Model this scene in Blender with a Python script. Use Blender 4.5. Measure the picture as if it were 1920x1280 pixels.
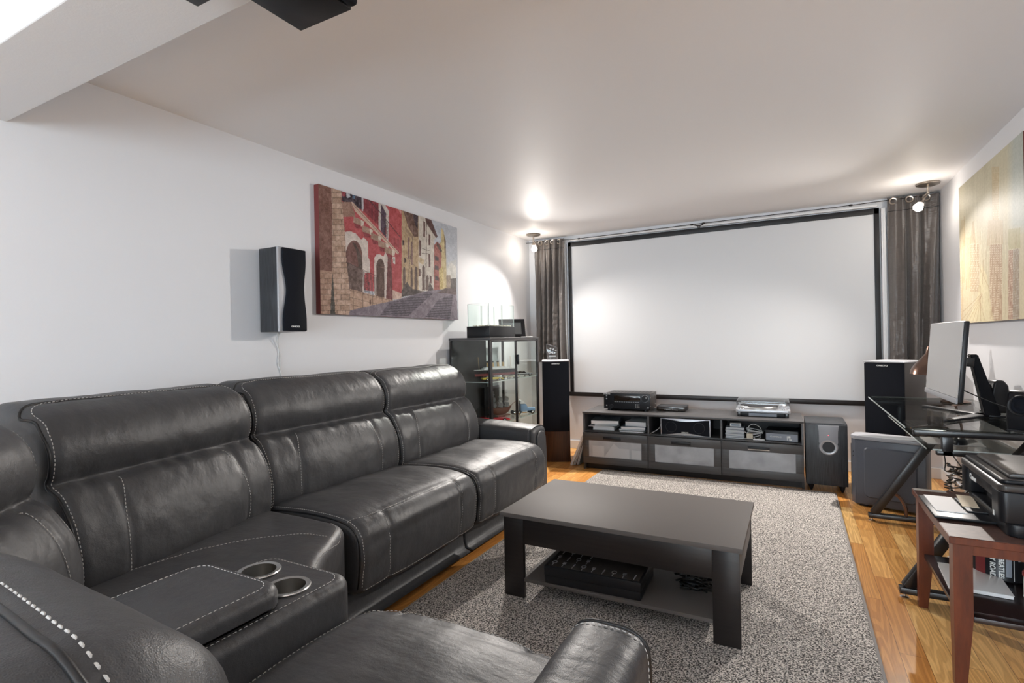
import bpy, bmesh, math, random
import numpy as np
from mathutils import Vector, Matrix, noise
random.seed(4)
S = bpy.context.scene
for o in list(bpy.data.objects): bpy.data.objects.remove(o)
COL = S.collection
PI = math.pi; R = math.radians

# ------------------------------------------------------------------ camera
FPX, YAW, PITCH, ROLL, CAMH = 989.92, R(28.0857), R(-0.0552), R(-1.0769), 1.1992
cf = Vector((-math.sin(YAW)*math.cos(PITCH), math.cos(YAW)*math.cos(PITCH), math.sin(PITCH)))
cr = Vector((math.cos(YAW), math.sin(YAW), 0)); cu = cr.cross(cf)
cr2 = cr*math.cos(ROLL)+cu*math.sin(ROLL); cu2 = -cr*math.sin(ROLL)+cu*math.cos(ROLL)
cam = bpy.data.cameras.new('camera'); camo = bpy.data.objects.new('camera', cam); COL.objects.link(camo)
cam.sensor_width = 36; cam.lens = FPX/1920*36; cam.clip_start = .02
camo.matrix_world = Matrix(((cr2.x, cu2.x, -cf.x, 0), (cr2.y, cu2.y, -cf.y, 0), (cr2.z, cu2.z, -cf.z, CAMH), (0, 0, 0, 1)))
S.camera = camo

# ------------------------------------------------------------------ light and exposure
W = bpy.data.worlds.new('world'); S.world = W; W.use_nodes = True
W.node_tree.nodes['Background'].inputs[0].default_value = (.80, .88, 1, 1)
W.node_tree.nodes['Background'].inputs[1].default_value = 1.0
S.view_settings.view_transform = 'Standard'; S.view_settings.look = 'None'
S.view_settings.gamma = 1; S.view_settings.use_curve_mapping = False
S.view_settings.exposure = -0.26
BULB = 110.0          # emission strength of the two ceiling bulbs
WINDOW = 18.5          # daylight on the panes behind the camera

SPOTW = 480.0         # watts of each ceiling spot

# ------------------------------------------------------------------ materials
def lin(c): return tuple((x/12.92 if x <= .04045 else ((x+.055)/1.055)**2.4) for x in c)
def rgb(r, g, b): return lin((r/255, g/255, b/255))
def newmat(name, col=(.5, .5, .5), rough=.5, metal=0, spec=.5, coat=0, trans=0, ior=1.45, emit=None, es=0, alpha=1):
    m = bpy.data.materials.new(name); m.use_nodes = True
    b = m.node_tree.nodes['Principled BSDF']
    b.inputs['Base Color'].default_value = (*col, 1); b.inputs['Roughness'].default_value = rough
    b.inputs['Metallic'].default_value = metal; b.inputs['Specular IOR Level'].default_value = spec
    b.inputs['Coat Weight'].default_value = coat; b.inputs['Coat Roughness'].default_value = .08
    b.inputs['Transmission Weight'].default_value = trans; b.inputs['IOR'].default_value = ior
    if emit: b.inputs['Emission Color'].default_value = (*emit, 1); b.inputs['Emission Strength'].default_value = es
    return m
def nodes(m): return m.node_tree.nodes, m.node_tree.links, m.node_tree.nodes['Principled BSDF']
def N(m, t, **k):
    n = m.node_tree.nodes.new(t)
    for a, v in k.items(): setattr(n, a, v)
    return n
def coords(m, scale=(1, 1, 1), rot=(0, 0, 0), kind='Object'):
    t = N(m, 'ShaderNodeTexCoord'); mp = N(m, 'ShaderNodeMapping')
    mp.inputs['Scale'].default_value = scale; mp.inputs['Rotation'].default_value = rot
    m.node_tree.links.new(t.outputs[kind], mp.inputs[0]); return mp.outputs[0]
def tex(m, v, scale, detail=3, rough=.5, kind='ShaderNodeTexNoise'):
    n = N(m, kind); m.node_tree.links.new(v, n.inputs['Vector']); n.inputs['Scale'].default_value = scale
    if kind == 'ShaderNodeTexNoise': n.inputs['Detail'].default_value = detail; n.inputs['Roughness'].default_value = rough
    return n
def ramp(m, f, stops):
    r = N(m, 'ShaderNodeValToRGB'); m.node_tree.links.new(f, r.inputs[0]); e = r.color_ramp.elements
    while len(e) < len(stops): e.new(.5)
    for i, (p, c) in enumerate(stops): e[i].position = p; e[i].color = (*c, 1)
    return r.outputs[0]
def bump(m, h, strength, dist, prev=None):
    b = N(m, 'ShaderNodeBump'); b.inputs['Strength'].default_value = strength; b.inputs['Distance'].default_value = dist
    m.node_tree.links.new(h, b.inputs['Height'])
    if prev: m.node_tree.links.new(prev, b.inputs['Normal'])
    return b.outputs[0]
def setn(m, n): m.node_tree.links.new(n, m.node_tree.nodes['Principled BSDF'].inputs['Normal'])
def setc(m, c, s='Base Color'): m.node_tree.links.new(c, m.node_tree.nodes['Principled BSDF'].inputs[s])

def paint(name, col, rough=.5, spec=.4, bs=.05):
    m = newmat(name, col, rough, spec=spec); v = coords(m)
    setn(m, bump(m, tex(m, v, 160, 4).outputs[0], bs, .004)); return m
M = {}
M['wall'] = paint('wall_paint', (.70, .70, .72), .5)
M['ceiling'] = paint('ceiling_paint', (.83, .82, .825), .6)
M['beam'] = paint('beam_paint', (.66, .67, .69), .6, .3, .08)
M['white_trim'] = newmat('white_trim_paint', (.75, .75, .76), .35)
M['screen'] = newmat('screen_fabric', (.66, .66, .67), .42, spec=.35)
def leather():
    m = newmat('charcoal_leather', (.046, .046, .049), .42, spec=.55); v = coords(m)
    vo = N(m, 'ShaderNodeTexVoronoi'); vo.feature = 'DISTANCE_TO_EDGE'; vo.inputs['Scale'].default_value = 330; m.node_tree.links.new(v, vo.inputs['Vector'])
    b = bump(m, vo.outputs[0], .22, .002)
    b = bump(m, tex(m, v, 24, 3, .6).outputs[0], .28, .006, b)
    b = bump(m, tex(m, coords(m, (2, 7, 5), (.4, .2, .5)), 3, 3, .5).outputs[0], .24, .014, b); setn(m, b)
    setc(m, ramp(m, tex(m, v, 6, 2).outputs[0], [(.3, (.38,)*3), (.7, (.50,)*3)]), 'Roughness')
    return m
M['leather'] = leather()
M['piping'] = newmat('leather_piping', (.012, .012, .013), .4)
M['thread'] = newmat('pale_thread', (.50, .48, .46), .7)
M['steel'] = newmat('brushed_steel', (.62, .61, .59), .28, 1)
M['nickel'] = newmat('satin_nickel', (.42, .37, .32), .3, 1)
def rugmat():
    m = newmat('speckled_pile', rough=.95, spec=.1); v = coords(m)
    n = tex(m, v, 150, 2, .8)
    setc(m, ramp(m, n.outputs[0], [(.38, (.035, .033, .033)), (.47, (.20, .185, .175)), (.58, (.74, .69, .64))]))
    b = bump(m, tex(m, v, 210, 2).outputs[0], .9, .008)
    setn(m, bump(m, tex(m, v, 14, 3).outputs[0], .35, .01, b)); return m
M['rug'] = rugmat()
M['rug_edge'] = newmat('rug_binding', (.30, .28, .27), .9)
def oak():
    m = newmat('oak_strip_floor', rough=.30, spec=.5)
    v = coords(m, (1, 1, 1), (0, 0, R(90)))
    br = N(m, 'ShaderNodeTexBrick'); m.node_tree.links.new(v, br.inputs['Vector'])
    br.inputs['Scale'].default_value = 1; br.inputs['Brick Width'].default_value = .72; br.inputs['Row Height'].default_value = .083
    br.inputs['Mortar Size'].default_value = .0009; br.offset = .37; br.offset_frequency = 2; br.inputs['Mortar Smooth'].default_value = .1
    br.inputs['Color1'].default_value = (0, 0, 0, 1); br.inputs['Color2'].default_value = (1, 1, 1, 1); br.inputs['Mortar'].default_value = (.5, .5, .5, 1)
    base = ramp(m, br.outputs['Color'], [(0, rgb(205, 140, 72)), (.5, rgb(232, 172, 98)), (1, rgb(248, 202, 132))])
    # cathedral grain: stretched distance bands, shifted from strip to strip
    add = N(m, 'ShaderNodeVectorMath', operation='MULTIPLY_ADD'); m.node_tree.links.new(br.outputs['Color'], add.inputs[0])
    add.inputs[1].default_value = (3.1, 7.7, 5.3); m.node_tree.links.new(coords(m, (6.5, .55, 1)), add.inputs[2])
    n1 = tex(m, add.outputs[0], 1.6, 2, .45)
    mul = N(m, 'ShaderNodeMath', operation='MULTIPLY'); m.node_tree.links.new(n1.outputs[0], mul.inputs[0]); mul.inputs[1].default_value = 95
    sn = N(m, 'ShaderNodeMath', operation='SINE'); m.node_tree.links.new(mul.outputs[0], sn.inputs[0])
    fine = tex(m, coords(m, (160, 5, 1)), 1, 3, .6)
    g = ramp(m, sn.outputs[0], [(.0, (.60, .48, .38)), (.55, (1, 1, 1))])
    g2 = ramp(m, fine.outputs[0], [(.35, (.80, .74, .68)), (.6, (1, 1, 1))])
    def mulc(a, b, f):
        x = N(m, 'ShaderNodeMixRGB', blend_type='MULTIPLY'); x.inputs[0].default_value = f
        m.node_tree.links.new(a, x.inputs[1]); m.node_tree.links.new(b, x.inputs[2]); return x.outputs[0]
    c = mulc(mulc(base, g, .45), g2, .7)
    mo = ramp(m, br.outputs['Fac'], [(0, (1, 1, 1)), (1, (.28, .2, .14))])
    setc(m, mulc(c, mo, 1)); setn(m, bump(m, fine.outputs[0], .12, .002)); return m
M['oak'] = oak()
def wood(name, c1, c2, rough=.4, sc=(2, 30, 30), k=1., coat=0):
    m = newmat(name, rough=rough, coat=coat); n = tex(m, coords(m, sc), 1.5, 5, .65)
    setc(m, ramp(m, n.outputs[0], [(.3, c1), (.7, c2)])); setn(m, bump(m, n.outputs[0], .15*k, .002)); return m
M['espresso'] = wood('espresso_laminate', (.011, .0085, .0085), (.020, .016, .015), .36, (3, 60, 60))
M['blackbrown'] = wood('black_brown_laminate', (.050, .047, .048), (.075, .071, .071), .42, (2, 60, 40))
M['cherry'] = wood('dark_cherry_wood', rgb(74, 34, 22), rgb(112, 56, 34), .33, (20, 20, 3))
M['cherrytop'] = wood('worn_cherry_top', rgb(58, 40, 36), rgb(92, 66, 58), .5, (30, 30, 30))
M['walnut'] = wood('walnut_vinyl', rgb(34, 16, 8), rgb(84, 46, 24), .35, (70, 70, 3))
M['ash'] = wood('black_ash_vinyl', (.006, .0065, .008), (.045, .048, .054), .4, (110, 40, 5), 2)
M['black'] = newmat('matte_black', (.010, .010, .012), .5)
M['softblack'] = newmat('soft_black_plastic', (.010, .010, .012), .36, spec=.35)
M['satinblack'] = newmat('satin_black_metal', (.012, .010, .010), .28, spec=.6)
M['grille'] = newmat('black_speaker_cloth', (.007, .008, .012), .85, spec=.2)
M['pcgrey'] = newmat('slate_pc_panel', (.072, .078, .095), .38)
M['grey'] = newmat('grey_plastic', (.30, .30, .32), .4)
M['silver'] = newmat('silver_plastic', (.45, .45, .47), .32, .4)
M['white'] = newmat('white_plastic', (.75, .75, .75), .45)
M['paper'] = newmat('white_paper', (.74, .73, .73), .8)
M['cream'] = newmat('cream_paper', (.62, .54, .42), .8)
M['printgrey'] = newmat('grey_print', (.25, .27, .31), .6)
M['red'] = newmat('red_plastic', (.50, .02, .015), .3)
M['redlac'] = newmat('red_car_lacquer', (.42, .01, .02), .15, coat=.6)
M['yellow'] = newmat('yellow_car_lacquer', (.72, .55, .07), .2, coat=.6)
M['blue'] = newmat('pale_blue_lacquer', (.22, .34, .52), .25, coat=.6)
M['greycar'] = newmat('grey_car_lacquer', (.16, .165, .18), .22, coat=.5)
M['creamcar'] = newmat('cream_car_lacquer', (.62, .58, .44), .25, coat=.5)
M['chrome'] = newmat('chrome', (.8, .8, .8), .08, 1)
M['tan'] = newmat('tan_funnel_paint', (.55, .36, .16), .5)
M['hullred'] = newmat('hull_red_paint', (.16, .02, .02), .5)
M['rigging'] = newmat('brown_ship_wood', (.11, .035, .02), .5)
M['copper'] = newmat('copper_brown_metal', (.15, .095, .075), .25, .9)
M['pebble'] = newmat('white_pebbles', (.66, .60, .50), .7)
M['cable'] = newmat('black_rubber', (.012, .012, .012), .45)
M['whitecable'] = newmat('white_rubber', (.62, .61, .60), .45)
M['led'] = newmat('red_indicator', (.5, .02, .02), .4, emit=(1, .12, .15), es=3)
M['display'] = newmat('dark_display', (.02, .012, .008), .12, spec=.8)
M['lettering'] = newmat('pale_lettering', (.72, .72, .70), .4)
M['monitor'] = newmat('reflection_grey_screen', (.30, .29, .28), .16, spec=1.0, coat=.3)  # grey base colour stands in for the pale wall reflected in the screen
M['darkpic'] = newmat('grey_picture_glass', (.12, .125, .13), .12, spec=.8)
def curtmat():
    m = newmat('charcoal_satin', (.095, .080, .072), .36, spec=.8); v = coords(m, (1, 1, 1))
    m.node_tree.nodes['Principled BSDF'].inputs['Sheen Weight'].default_value = .25
    b = bump(m, tex(m, coords(m, (6, 6, 30)), 2.2, 4, .6).outputs[0], .5, .012)
    setn(m, bump(m, tex(m, v, 500, 2).outputs[0], .2, .001, b)); return m
M['curtain'] = curtmat()
def glassmat(name, tint=(.97, 1, .99), rough=0.0, f=.06):
    # thin pane: mostly clear, with a grazing reflection
    m = bpy.data.materials.new(name); m.use_nodes = True; nt = m.node_tree; nt.nodes.remove(nt.nodes['Principled BSDF'])
    t = nt.nodes.new('ShaderNodeBsdfTransparent'); t.inputs[0].default_value = (*tint, 1)
    g = nt.nodes.new('ShaderNodeBsdfGlossy'); g.inputs[0].default_value = (1, 1, 1, 1); g.inputs['Roughness'].default_value = rough
    lw = nt.nodes.new('ShaderNodeLayerWeight'); pw = nt.nodes.new('ShaderNodeMath'); pw.operation = 'POWER'; pw.inputs[1].default_value = 4; nt.links.new(lw.outputs['Facing'], pw.inputs[0])
    fr = nt.nodes.new('ShaderNodeMath'); fr.operation = 'MULTIPLY_ADD'; fr.inputs[1].default_value = .55; fr.inputs[2].default_value = f*.5; nt.links.new(pw.outputs[0], fr.inputs[0])
    mx = nt.nodes.new('ShaderNodeMixShader'); nt.links.new(fr.outputs[0], mx.inputs[0]); nt.links.new(t.outputs[0], mx.inputs[1]); nt.links.new(g.outputs[0], mx.inputs[2])
    nt.links.new(mx.outputs[0], nt.nodes['Material Output'].inputs[0]); return m
M['glass'] = glassmat('clear_glass')
M['smoked'] = glassmat('smoked_desk_glass', (.62, .64, .63))
M['acrylic'] = glassmat('clear_acrylic_cover', (.93, .94, .95), .03)
M['edge'] = newmat('glass_edge', (.55, .62, .60), .1, spec=.8)
def frosted():
    m = newmat('frosted_glass', (.36, .37, .39), .45, spec=.5); v = coords(m)
    setc(m, ramp(m, tex(m, v, 9, 3).outputs[0], [(.3, (.30, .305, .32)), (.7, (.42, .43, .45))])); setn(m, bump(m, tex(m, v, 400, 2).outputs[0], .4, .001)); return m
M['frosted'] = frosted()
M['bulb'] = newmat('lit_bulb', (1, 1, 1), .4, emit=(1, .90, .78), es=BULB)
M['daylight'] = newmat('window_daylight', (1, 1, 1), .4, emit=(.76, .90, 1), es=WINDOW)

# ------------------------------------------------------------------ mesh helpers
def new_obj(name, bm, mat, parent=None, smooth=35, mats=None):
    me = bpy.data.meshes.new(name); bmesh.ops.recalc_face_normals(bm, faces=bm.faces[:]) if smooth != 'raw' else None
    bm.to_mesh(me); bm.free()
    for m_ in (mats or [mat]): me.materials.append(M[m_] if isinstance(m_, str) else m_)
    if smooth:
        me.shade_smooth()
        if smooth not in ('raw', 180): me.set_sharp_from_angle(angle=R(smooth))
    o = bpy.data.objects.new(name, me); COL.objects.link(o)
    if parent: o.parent = parent
    return o
def thing(name, label, cat, loc=(0, 0, 0), rz=0, group=None):
    o = bpy.data.objects.new(name, None); COL.objects.link(o); o.empty_display_size = .05
    o.location = loc; o.rotation_euler = (0, 0, rz); tag(o, label, cat, group); return o
def tag(o, label, cat=None, group=None, kind=None):
    if label: o['label'] = label
    if cat: o['category'] = cat
    if group: o['group'] = group
    if kind: o['kind'] = kind
    return o
def struct(name, b, mat, label, smooth=0, parent=None):
    o = new_obj(name, b.bm, mat, parent, smooth); o['kind'] = 'structure'; o['label'] = label; return o
class B:
    """collects shapes into one bmesh"""
    def __init__(s, T=None): s.bm = bmesh.new(); s.T = T or Matrix()
    def _fin(s, vs): 
        for v in vs: v.co = s.T @ v.co
        return s
    def box(s, x0, x1, y0, y1, z0, z1, bev=0, seg=2, rot=None, piv=None):
        t = bmesh.new(); bmesh.ops.create_cube(t, size=1)
        for v in t.verts: v.co = Vector(((x0+x1)/2+v.co.x*(x1-x0), (y0+y1)/2+v.co.y*(y1-y0), (z0+z1)/2+v.co.z*(z1-z0)))
        if bev: bmesh.ops.bevel(t, geom=t.edges[:]+t.verts[:], offset=bev, segments=seg, affect='EDGES', profile=.5)
        return s.add(t, rot, piv)
    def add(s, t, rot=None, piv=None):
        if rot is not None:
            p = Vector(piv or (0, 0, 0)); 
            for v in t.verts: v.co = rot @ (v.co-p)+p
        mp = {}
        for v in t.verts: mp[v] = s.bm.verts.new(s.T @ v.co)
        for f in t.faces:
            try: 
                nf = s.bm.faces.new([mp[v] for v in f.verts]); nf.material_index = f.material_index
            except ValueError: pass
        t.free(); return s
    def prism(s, pts, a, b, axis='z', bev=0):
        """2-D outline pulled from a to b along axis; axis x: pts=(y,z); y: pts=(x,z); z: pts=(x,y)"""
        t = bmesh.new()
        def mk(p, h): return {'x': (h, p[0], p[1]), 'y': (p[0], h, p[1]), 'z': (p[0], p[1], h)}[axis]
        lo = [t.verts.new(mk(p, a)) for p in pts]; hi = [t.verts.new(mk(p, b)) for p in pts]; n = len(pts)
        t.faces.new(lo); t.faces.new(hi[::-1])
        for i in range(n): t.faces.new((lo[i], hi[i], hi[(i+1) % n], lo[(i+1) % n]))
        if bev:
            bmesh.ops.recalc_face_normals(t, faces=t.faces[:])
            bmesh.ops.bevel(t, geom=t.edges[:]+t.verts[:], offset=bev, segments=2, affect='EDGES', profile=.5)
        return s.add(t)
    def tube(s, pts, r, n=8, closed=False, cap=True):
        P = [Vector(p) for p in pts]; m = len(P); t = bmesh.new(); rings = []; up = None
        for i, p in enumerate(P):
            a = P[i-1] if (i or closed) else P[0]; b = P[(i+1) % m] if (i < m-1 or closed) else P[-1]
            d = (b-a).normalized() if (b-a).length > 1e-9 else Vector((0, 0, 1))
            if up is None: up = Vector((0, 0, 1)) if abs(d.z) < .9 else Vector((1, 0, 0))
            sd = d.cross(up).normalized(); up = sd.cross(d).normalized()
            rr = r(i/(m-1)) if callable(r) else r
            rings.append([t.verts.new(p+sd*math.cos(2*PI*k/n)*rr+up*math.sin(2*PI*k/n)*rr) for k in range(n)])
        for i in range(m if closed else m-1):
            A, C = rings[i], rings[(i+1) % m]
            for k in range(n): t.faces.new((A[k], A[(k+1) % n], C[(k+1) % n], C[k]))
        if cap and not closed: t.faces.new(rings[0][::-1]); t.faces.new(rings[-1])
        return s.add(t)
    def lathe(s, prof, c=(0, 0, 0), n=28, rot=None, closed=False, sx=1, sy=1):
        """prof=(r,z) list turned round z, then rotated and moved to c"""
        t = bmesh.new(); rings = []
        for r_, z in prof:
            if r_ < 1e-5: rings.append([t.verts.new((0, 0, z))])
            else: rings.append([t.verts.new((r_*math.cos(2*PI*k/n)*sx, r_*math.sin(2*PI*k/n)*sy, z)) for k in range(n)])
        q = len(rings)
        for i in range(q if closed else q-1):
            A, C = rings[i], rings[(i+1) % q]
            for k in range(n):
                a, b = A[k % len(A)], A[(k+1) % len(A)]; c_, d = C[(k+1) % len(C)], C[k % len(C)]
                f = []
                for v in (a, b, c_, d):
                    if v not in f: f.append(v)
                if len(f) > 2:
                    try: t.faces.new(f)
                    except ValueError: pass
        for v in t.verts:
            if rot is not None: v.co = rot @ v.co
            v.co += Vector(c)
        return s.add(t)
    def grid(s, fn, nu, nv):
        t = bmesh.new(); g = [[t.verts.new(fn(i/nu, j/nv)) for j in range(nv+1)] for i in range(nu+1)]
        for i in range(nu):
            for j in range(nv): t.faces.new((g[i][j], g[i+1][j], g[i+1][j+1], g[i][j+1]))
        return s.add(t)
    def obj(s, name, mat, parent=None, smooth=35, label=None, **k):
        o = new_obj(name, s.bm, mat, parent, smooth, **k)
        if label: o['label'] = label
        return o
def RX(a): return Matrix.Rotation(a, 3, 'X')
def RY(a): return Matrix.Rotation(a, 3, 'Y')
def RZ(a): return Matrix.Rotation(a, 3, 'Z')
def rbox(x0, x1, y0, y1, r, n=6):
    """rounded rectangle outline"""
    o = []
    for cx, cy, a in ((x1-r, y1-r, 0), (x0+r, y1-r, 90), (x0+r, y0+r, 180), (x1-r, y0+r, 270)):
        for k in range(n+1): t = R(a+90*k/n); o.append((cx+r*math.cos(t), cy+r*math.sin(t)))
    return o
def text(body, size, loc, rot, mat, parent, name='lettering', ext=.0006, align='CENTER', sx=1, bold=0, space=1, label=None):
    c = bpy.data.curves.new(name, 'FONT'); c.body = body; c.size = size; c.extrude = ext; c.align_x = align; c.align_y = 'CENTER'; c.offset = bold
    c.resolution_u = 3; c.space_character = space
    t = bpy.data.objects.new(name, c); COL.objects.link(t)
    me = bpy.data.meshes.new_from_object(t.evaluated_get(bpy.context.evaluated_depsgraph_get())); bpy.data.objects.remove(t)
    for v in me.vertices: v.co.x *= sx
    me.materials.clear(); me.materials.append(M[mat]); o = bpy.data.objects.new(name, me); COL.objects.link(o)
    o.location = loc; o.rotation_euler = rot; o.parent = parent
    o['label'] = label or ('pale lettering reading ' + body.replace('\n', ' ')); return o
def copy_thing(root, loc, rz, label):
    r = root.copy(); COL.objects.link(r); r.location = loc; r.rotation_euler = (0, 0, rz); r['label'] = label
    for ch in list(root.children):
        c = ch.copy(); COL.objects.link(c); c.parent = r
        for g in ch.children:
            d = g.copy(); COL.objects.link(d); d.parent = c
    return r
def spline(P, n):
    """open Catmull-Rom through the points"""
    P = [Vector(p) for p in P]; Q = [P[0]*2-P[1]]+P+[P[-1]*2-P[-2]]; out = []
    for i in range(len(P)-1):
        a, b, c, d = Q[i:i+4]
        for k in range(n):
            t = k/n; out.append(.5*((2*b)+(c-a)*t+(2*a-5*b+4*c-d)*t*t+(3*b-a-3*c+d)*t**3))
    return out+[P[-1]]

# ================================================================== THE ROOM
XL, XR, YF, YB, H = -2.674, 1.061, 5.472, -3.2, 2.349
struct('floor', B().box(XL-.2, XR+.2, YB-.2, YF+.2, -.12, 0), 'oak', 'golden oak strip floor running towards the screen wall', smooth=0)
struct('ceiling', B().box(XL-.2, XR+.2, YB-.2, YF+.2, H, H+.12), 'ceiling', 'smooth off-white painted ceiling', smooth=0)
struct('wall_left', B().box(XL-.15, XL, YB-.2, YF+.2, 0, H), 'wall', 'pale grey wall behind the long run of the sofa', smooth=0)
struct('wall_right', B().box(XR, XR+.15, YB-.2, YF+.2, 0, H), 'wall', 'pale grey wall behind the glass desk', smooth=0)
struct('wall_far', B().box(XL, XR, YF, YF+.15, 0, H), 'wall', 'pale grey end wall carrying the projection screen', smooth=0)
wb = B()
wins = [(-2.5, .9)]
wz0, wz1 = .45, 1.86
wb.box(XL, XR, YB-.15, YB, 0, wz0).box(XL, XR, YB-.15, YB, wz1, H)
wb.box(XL, wins[0][0], YB-.15, YB, wz0, wz1).box(wins[0][1], XR, YB-.15, YB, wz0, wz1)
struct('wall_back', wb, 'wall', 'wall behind the camera with two daylit windows')
for i, (a, b) in enumerate(wins):
    f = B()
    for x0, x1, z0, z1 in ((a, b, wz0, wz0+.05), (a, b, wz1-.05, wz1), (a, a+.05, wz0, wz1), (b-.05, b, wz0, wz1), ((a+b)/2-.025, (a+b)/2+.025, wz0, wz1)):
        f.box(x0, x1, YB-.06, YB-.005, z0, z1)
    w = struct('window_%d' % (i+1), f, 'white_trim', 'white framed window behind the camera')
    B().box(a+.03, b-.03, YB-.05, YB-.04, wz0+.03, wz1-.03).obj('window_pane', 'daylight', w, 0)
BZ = 2.084
struct('trim_1', B().box(XL, XR, .655, .892, BZ, H, .004), 'beam', 'grey ceiling beam crossing above the sofa corner')
struct('baseboard_left', B().box(XL, XL+.014, YB, YF, 0, .09, .003), 'white_trim', 'white baseboard under the left wall')
struct('baseboard_right', B().box(XR-.014, XR, YB, YF, 0, .09, .003), 'white_trim', 'white baseboard behind the desk')
struct('baseboard_far', B().box(XL, XR, YF-.014, YF, 0, .09, .003), 'white_trim', 'white baseboard under the projection screen')
for i, x in enumerate((-2.225, .685)):
    b = B(); b.box(x-.016, x+.016, YF-.05, YF, .95, 2.265, .004)
    b.box(x-.004, x+.004, YF-.057, YF-.05, .95, 2.26, .002)
    struct('trim_%d' % (i+2), b, 'white_trim', 'thin white casing strip beside the %s edge of the screen' % ('left' if i == 0 else 'right'))

# ================================================================== PROJECTION SCREEN
t = thing('projection_screen', 'wide matte white projection screen with a black border on the far wall', 'projection screen', (-.76, YF, .58))
def sc(b): b.T = Matrix.Translation((.76, -YF, -.58)); return b
sx0, sx1, sz0, sz1 = -2.182, .657, .582, 2.272
sc(B()).box(sx0+.02, sx1-.02, YF-.026, YF-.012, sz0+.02, sz1-.03).obj('screen_fabric', 'screen', t, 0)
f = sc(B()); f.box(sx0, sx0+.038, YF-.036, YF-.010, sz0, sz1, .003).box(sx1-.038, sx1, YF-.036, YF-.010, sz0, sz1, .003)
f.box(sx0, sx1, YF-.036, YF-.010, sz1-.05, sz1, .003).obj('border_frame', 'black', t)
b = sc(B()); b.box(sx0-.02, sx1+.0, YF-.042, YF-.012, sz0, sz0+.045, .004).obj('bottom_bar', 'espresso', t)
b = sc(B()); b.box(sx0+.01, sx1-.01, YF-.035, YF-.004, sz1+.012, sz1+.036, .008); b.obj('top_roller_case', 'white_trim', t)
b = sc(B()); b.tube([(-.84, YF-.05, 2.30), (-.80, YF-.052, 2.287), (-.76, YF-.05, 2.30)], .006, 6); b.tube([(-.80+.012*math.cos(k), YF-.052, 2.28+.012*math.sin(k)) for k in np.linspace(0, 2*PI, 12)], .003, 6)
b.obj('latch_hook', 'satinblack', t)

# ================================================================== CURTAINS AND THEIR WIRE
t = thing('curtain_wire', 'thin dark curtain wire strung along the top of the screen', 'curtain wire', (-.76, YF-.09, 2.31))
b = B(Matrix.Translation((.76, -(YF-.09), -2.31)))
b.tube(spline([(XL+.005, YF-.085, 2.305), (-2.2, YF-.09, 2.296), (-2.0, YF-.09, 2.29), (-.8, YF-.10, 2.300), (.3, YF-.09, 2.307), (.7, YF-.09, 2.315), (XR-.004, YF-.085, 2.318)], 8), .0035, 6).obj('wire', 'satinblack', t)
for x, z in ((-2.03, 2.289), (-.86, 2.300), (-.75, 2.301), (.45, 2.309)):
    B(Matrix.Translation((.76, -(YF-.09), -2.31))).lathe([(0, -.02), (.007, -.012), (.009, 0), (.007, .012), (0, .02)], (x, YF-.093, z), 10, RY(R(90))).obj('clamp', 'satinblack', t)
def curtain(name, label, x0, x1, zb, z0, folds, seed, loc):
    t = thing(name, label, 'curtain', loc, 0, None)
    rnd = random.Random(seed); ph = rnd.random()*6; Y = YF-.085
    T = Matrix.Translation(-Vector(loc))
    def fn(u, v):
        x = x0+(x1-x0)*u; z = z0+(zb-z0)*v
        w = folds*u*2*PI+ph+.5*math.sin(3*v+u*5)+.6*math.sin(u*9+seed)
        a = .012+.026*min(1, v*2.5)
        y = Y+a*math.sin(w)+.010*math.sin(2.3*w+v*4)
        k = noise.noise(Vector((u*9+seed, v*34, 0)))*.006*(.3+v)+noise.noise(Vector((u*24, v*9, seed)))*.003
        x += .010*math.cos(w*1.0)*(1-v*.3)+.012*math.sin(v*3+u*4)*(v)
        return Vector((min(max(x, XL+.01), XR-.008), y+k, z+.004*math.sin(w)))
    b = B(T); b.grid(fn, 150, 130)
    o = b.obj('cloth', 'curtain', t, 180); md = o.modifiers.new('thickness', 'SOLIDIFY'); md.thickness = .003
    n = folds
    for i in range(n):
        u = (i+.35)/n; p = fn(u, .028)
        B(T).lathe([(.019, -.003), (.027, -.005), (.030, 0), (.027, .005), (.019, .003)], (p.x, p.y-.008, z0-.032), 20, RX(R(90)), True).obj('grommet', 'nickel', t)
    h = B(T); h.grid(lambda u, v: fn(u, .075+.0035*v)+Vector((0, -.0032, 0)), 150, 1); h.obj('heading_seam', 'piping', t, 180)
    return t
curtain('curtain', 'short charcoal satin curtain bunched left of the screen', XL+.105, -2.215, .96, 2.318, 5, 3, (-2.4, YF-.085, .96))
curtain('curtain', 'charcoal satin grommet curtain hanging right of the screen by the bright ceiling light', .712, XR-.012, .90, 2.332, 3, 8, (.9, YF-.085, .90))

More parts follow.
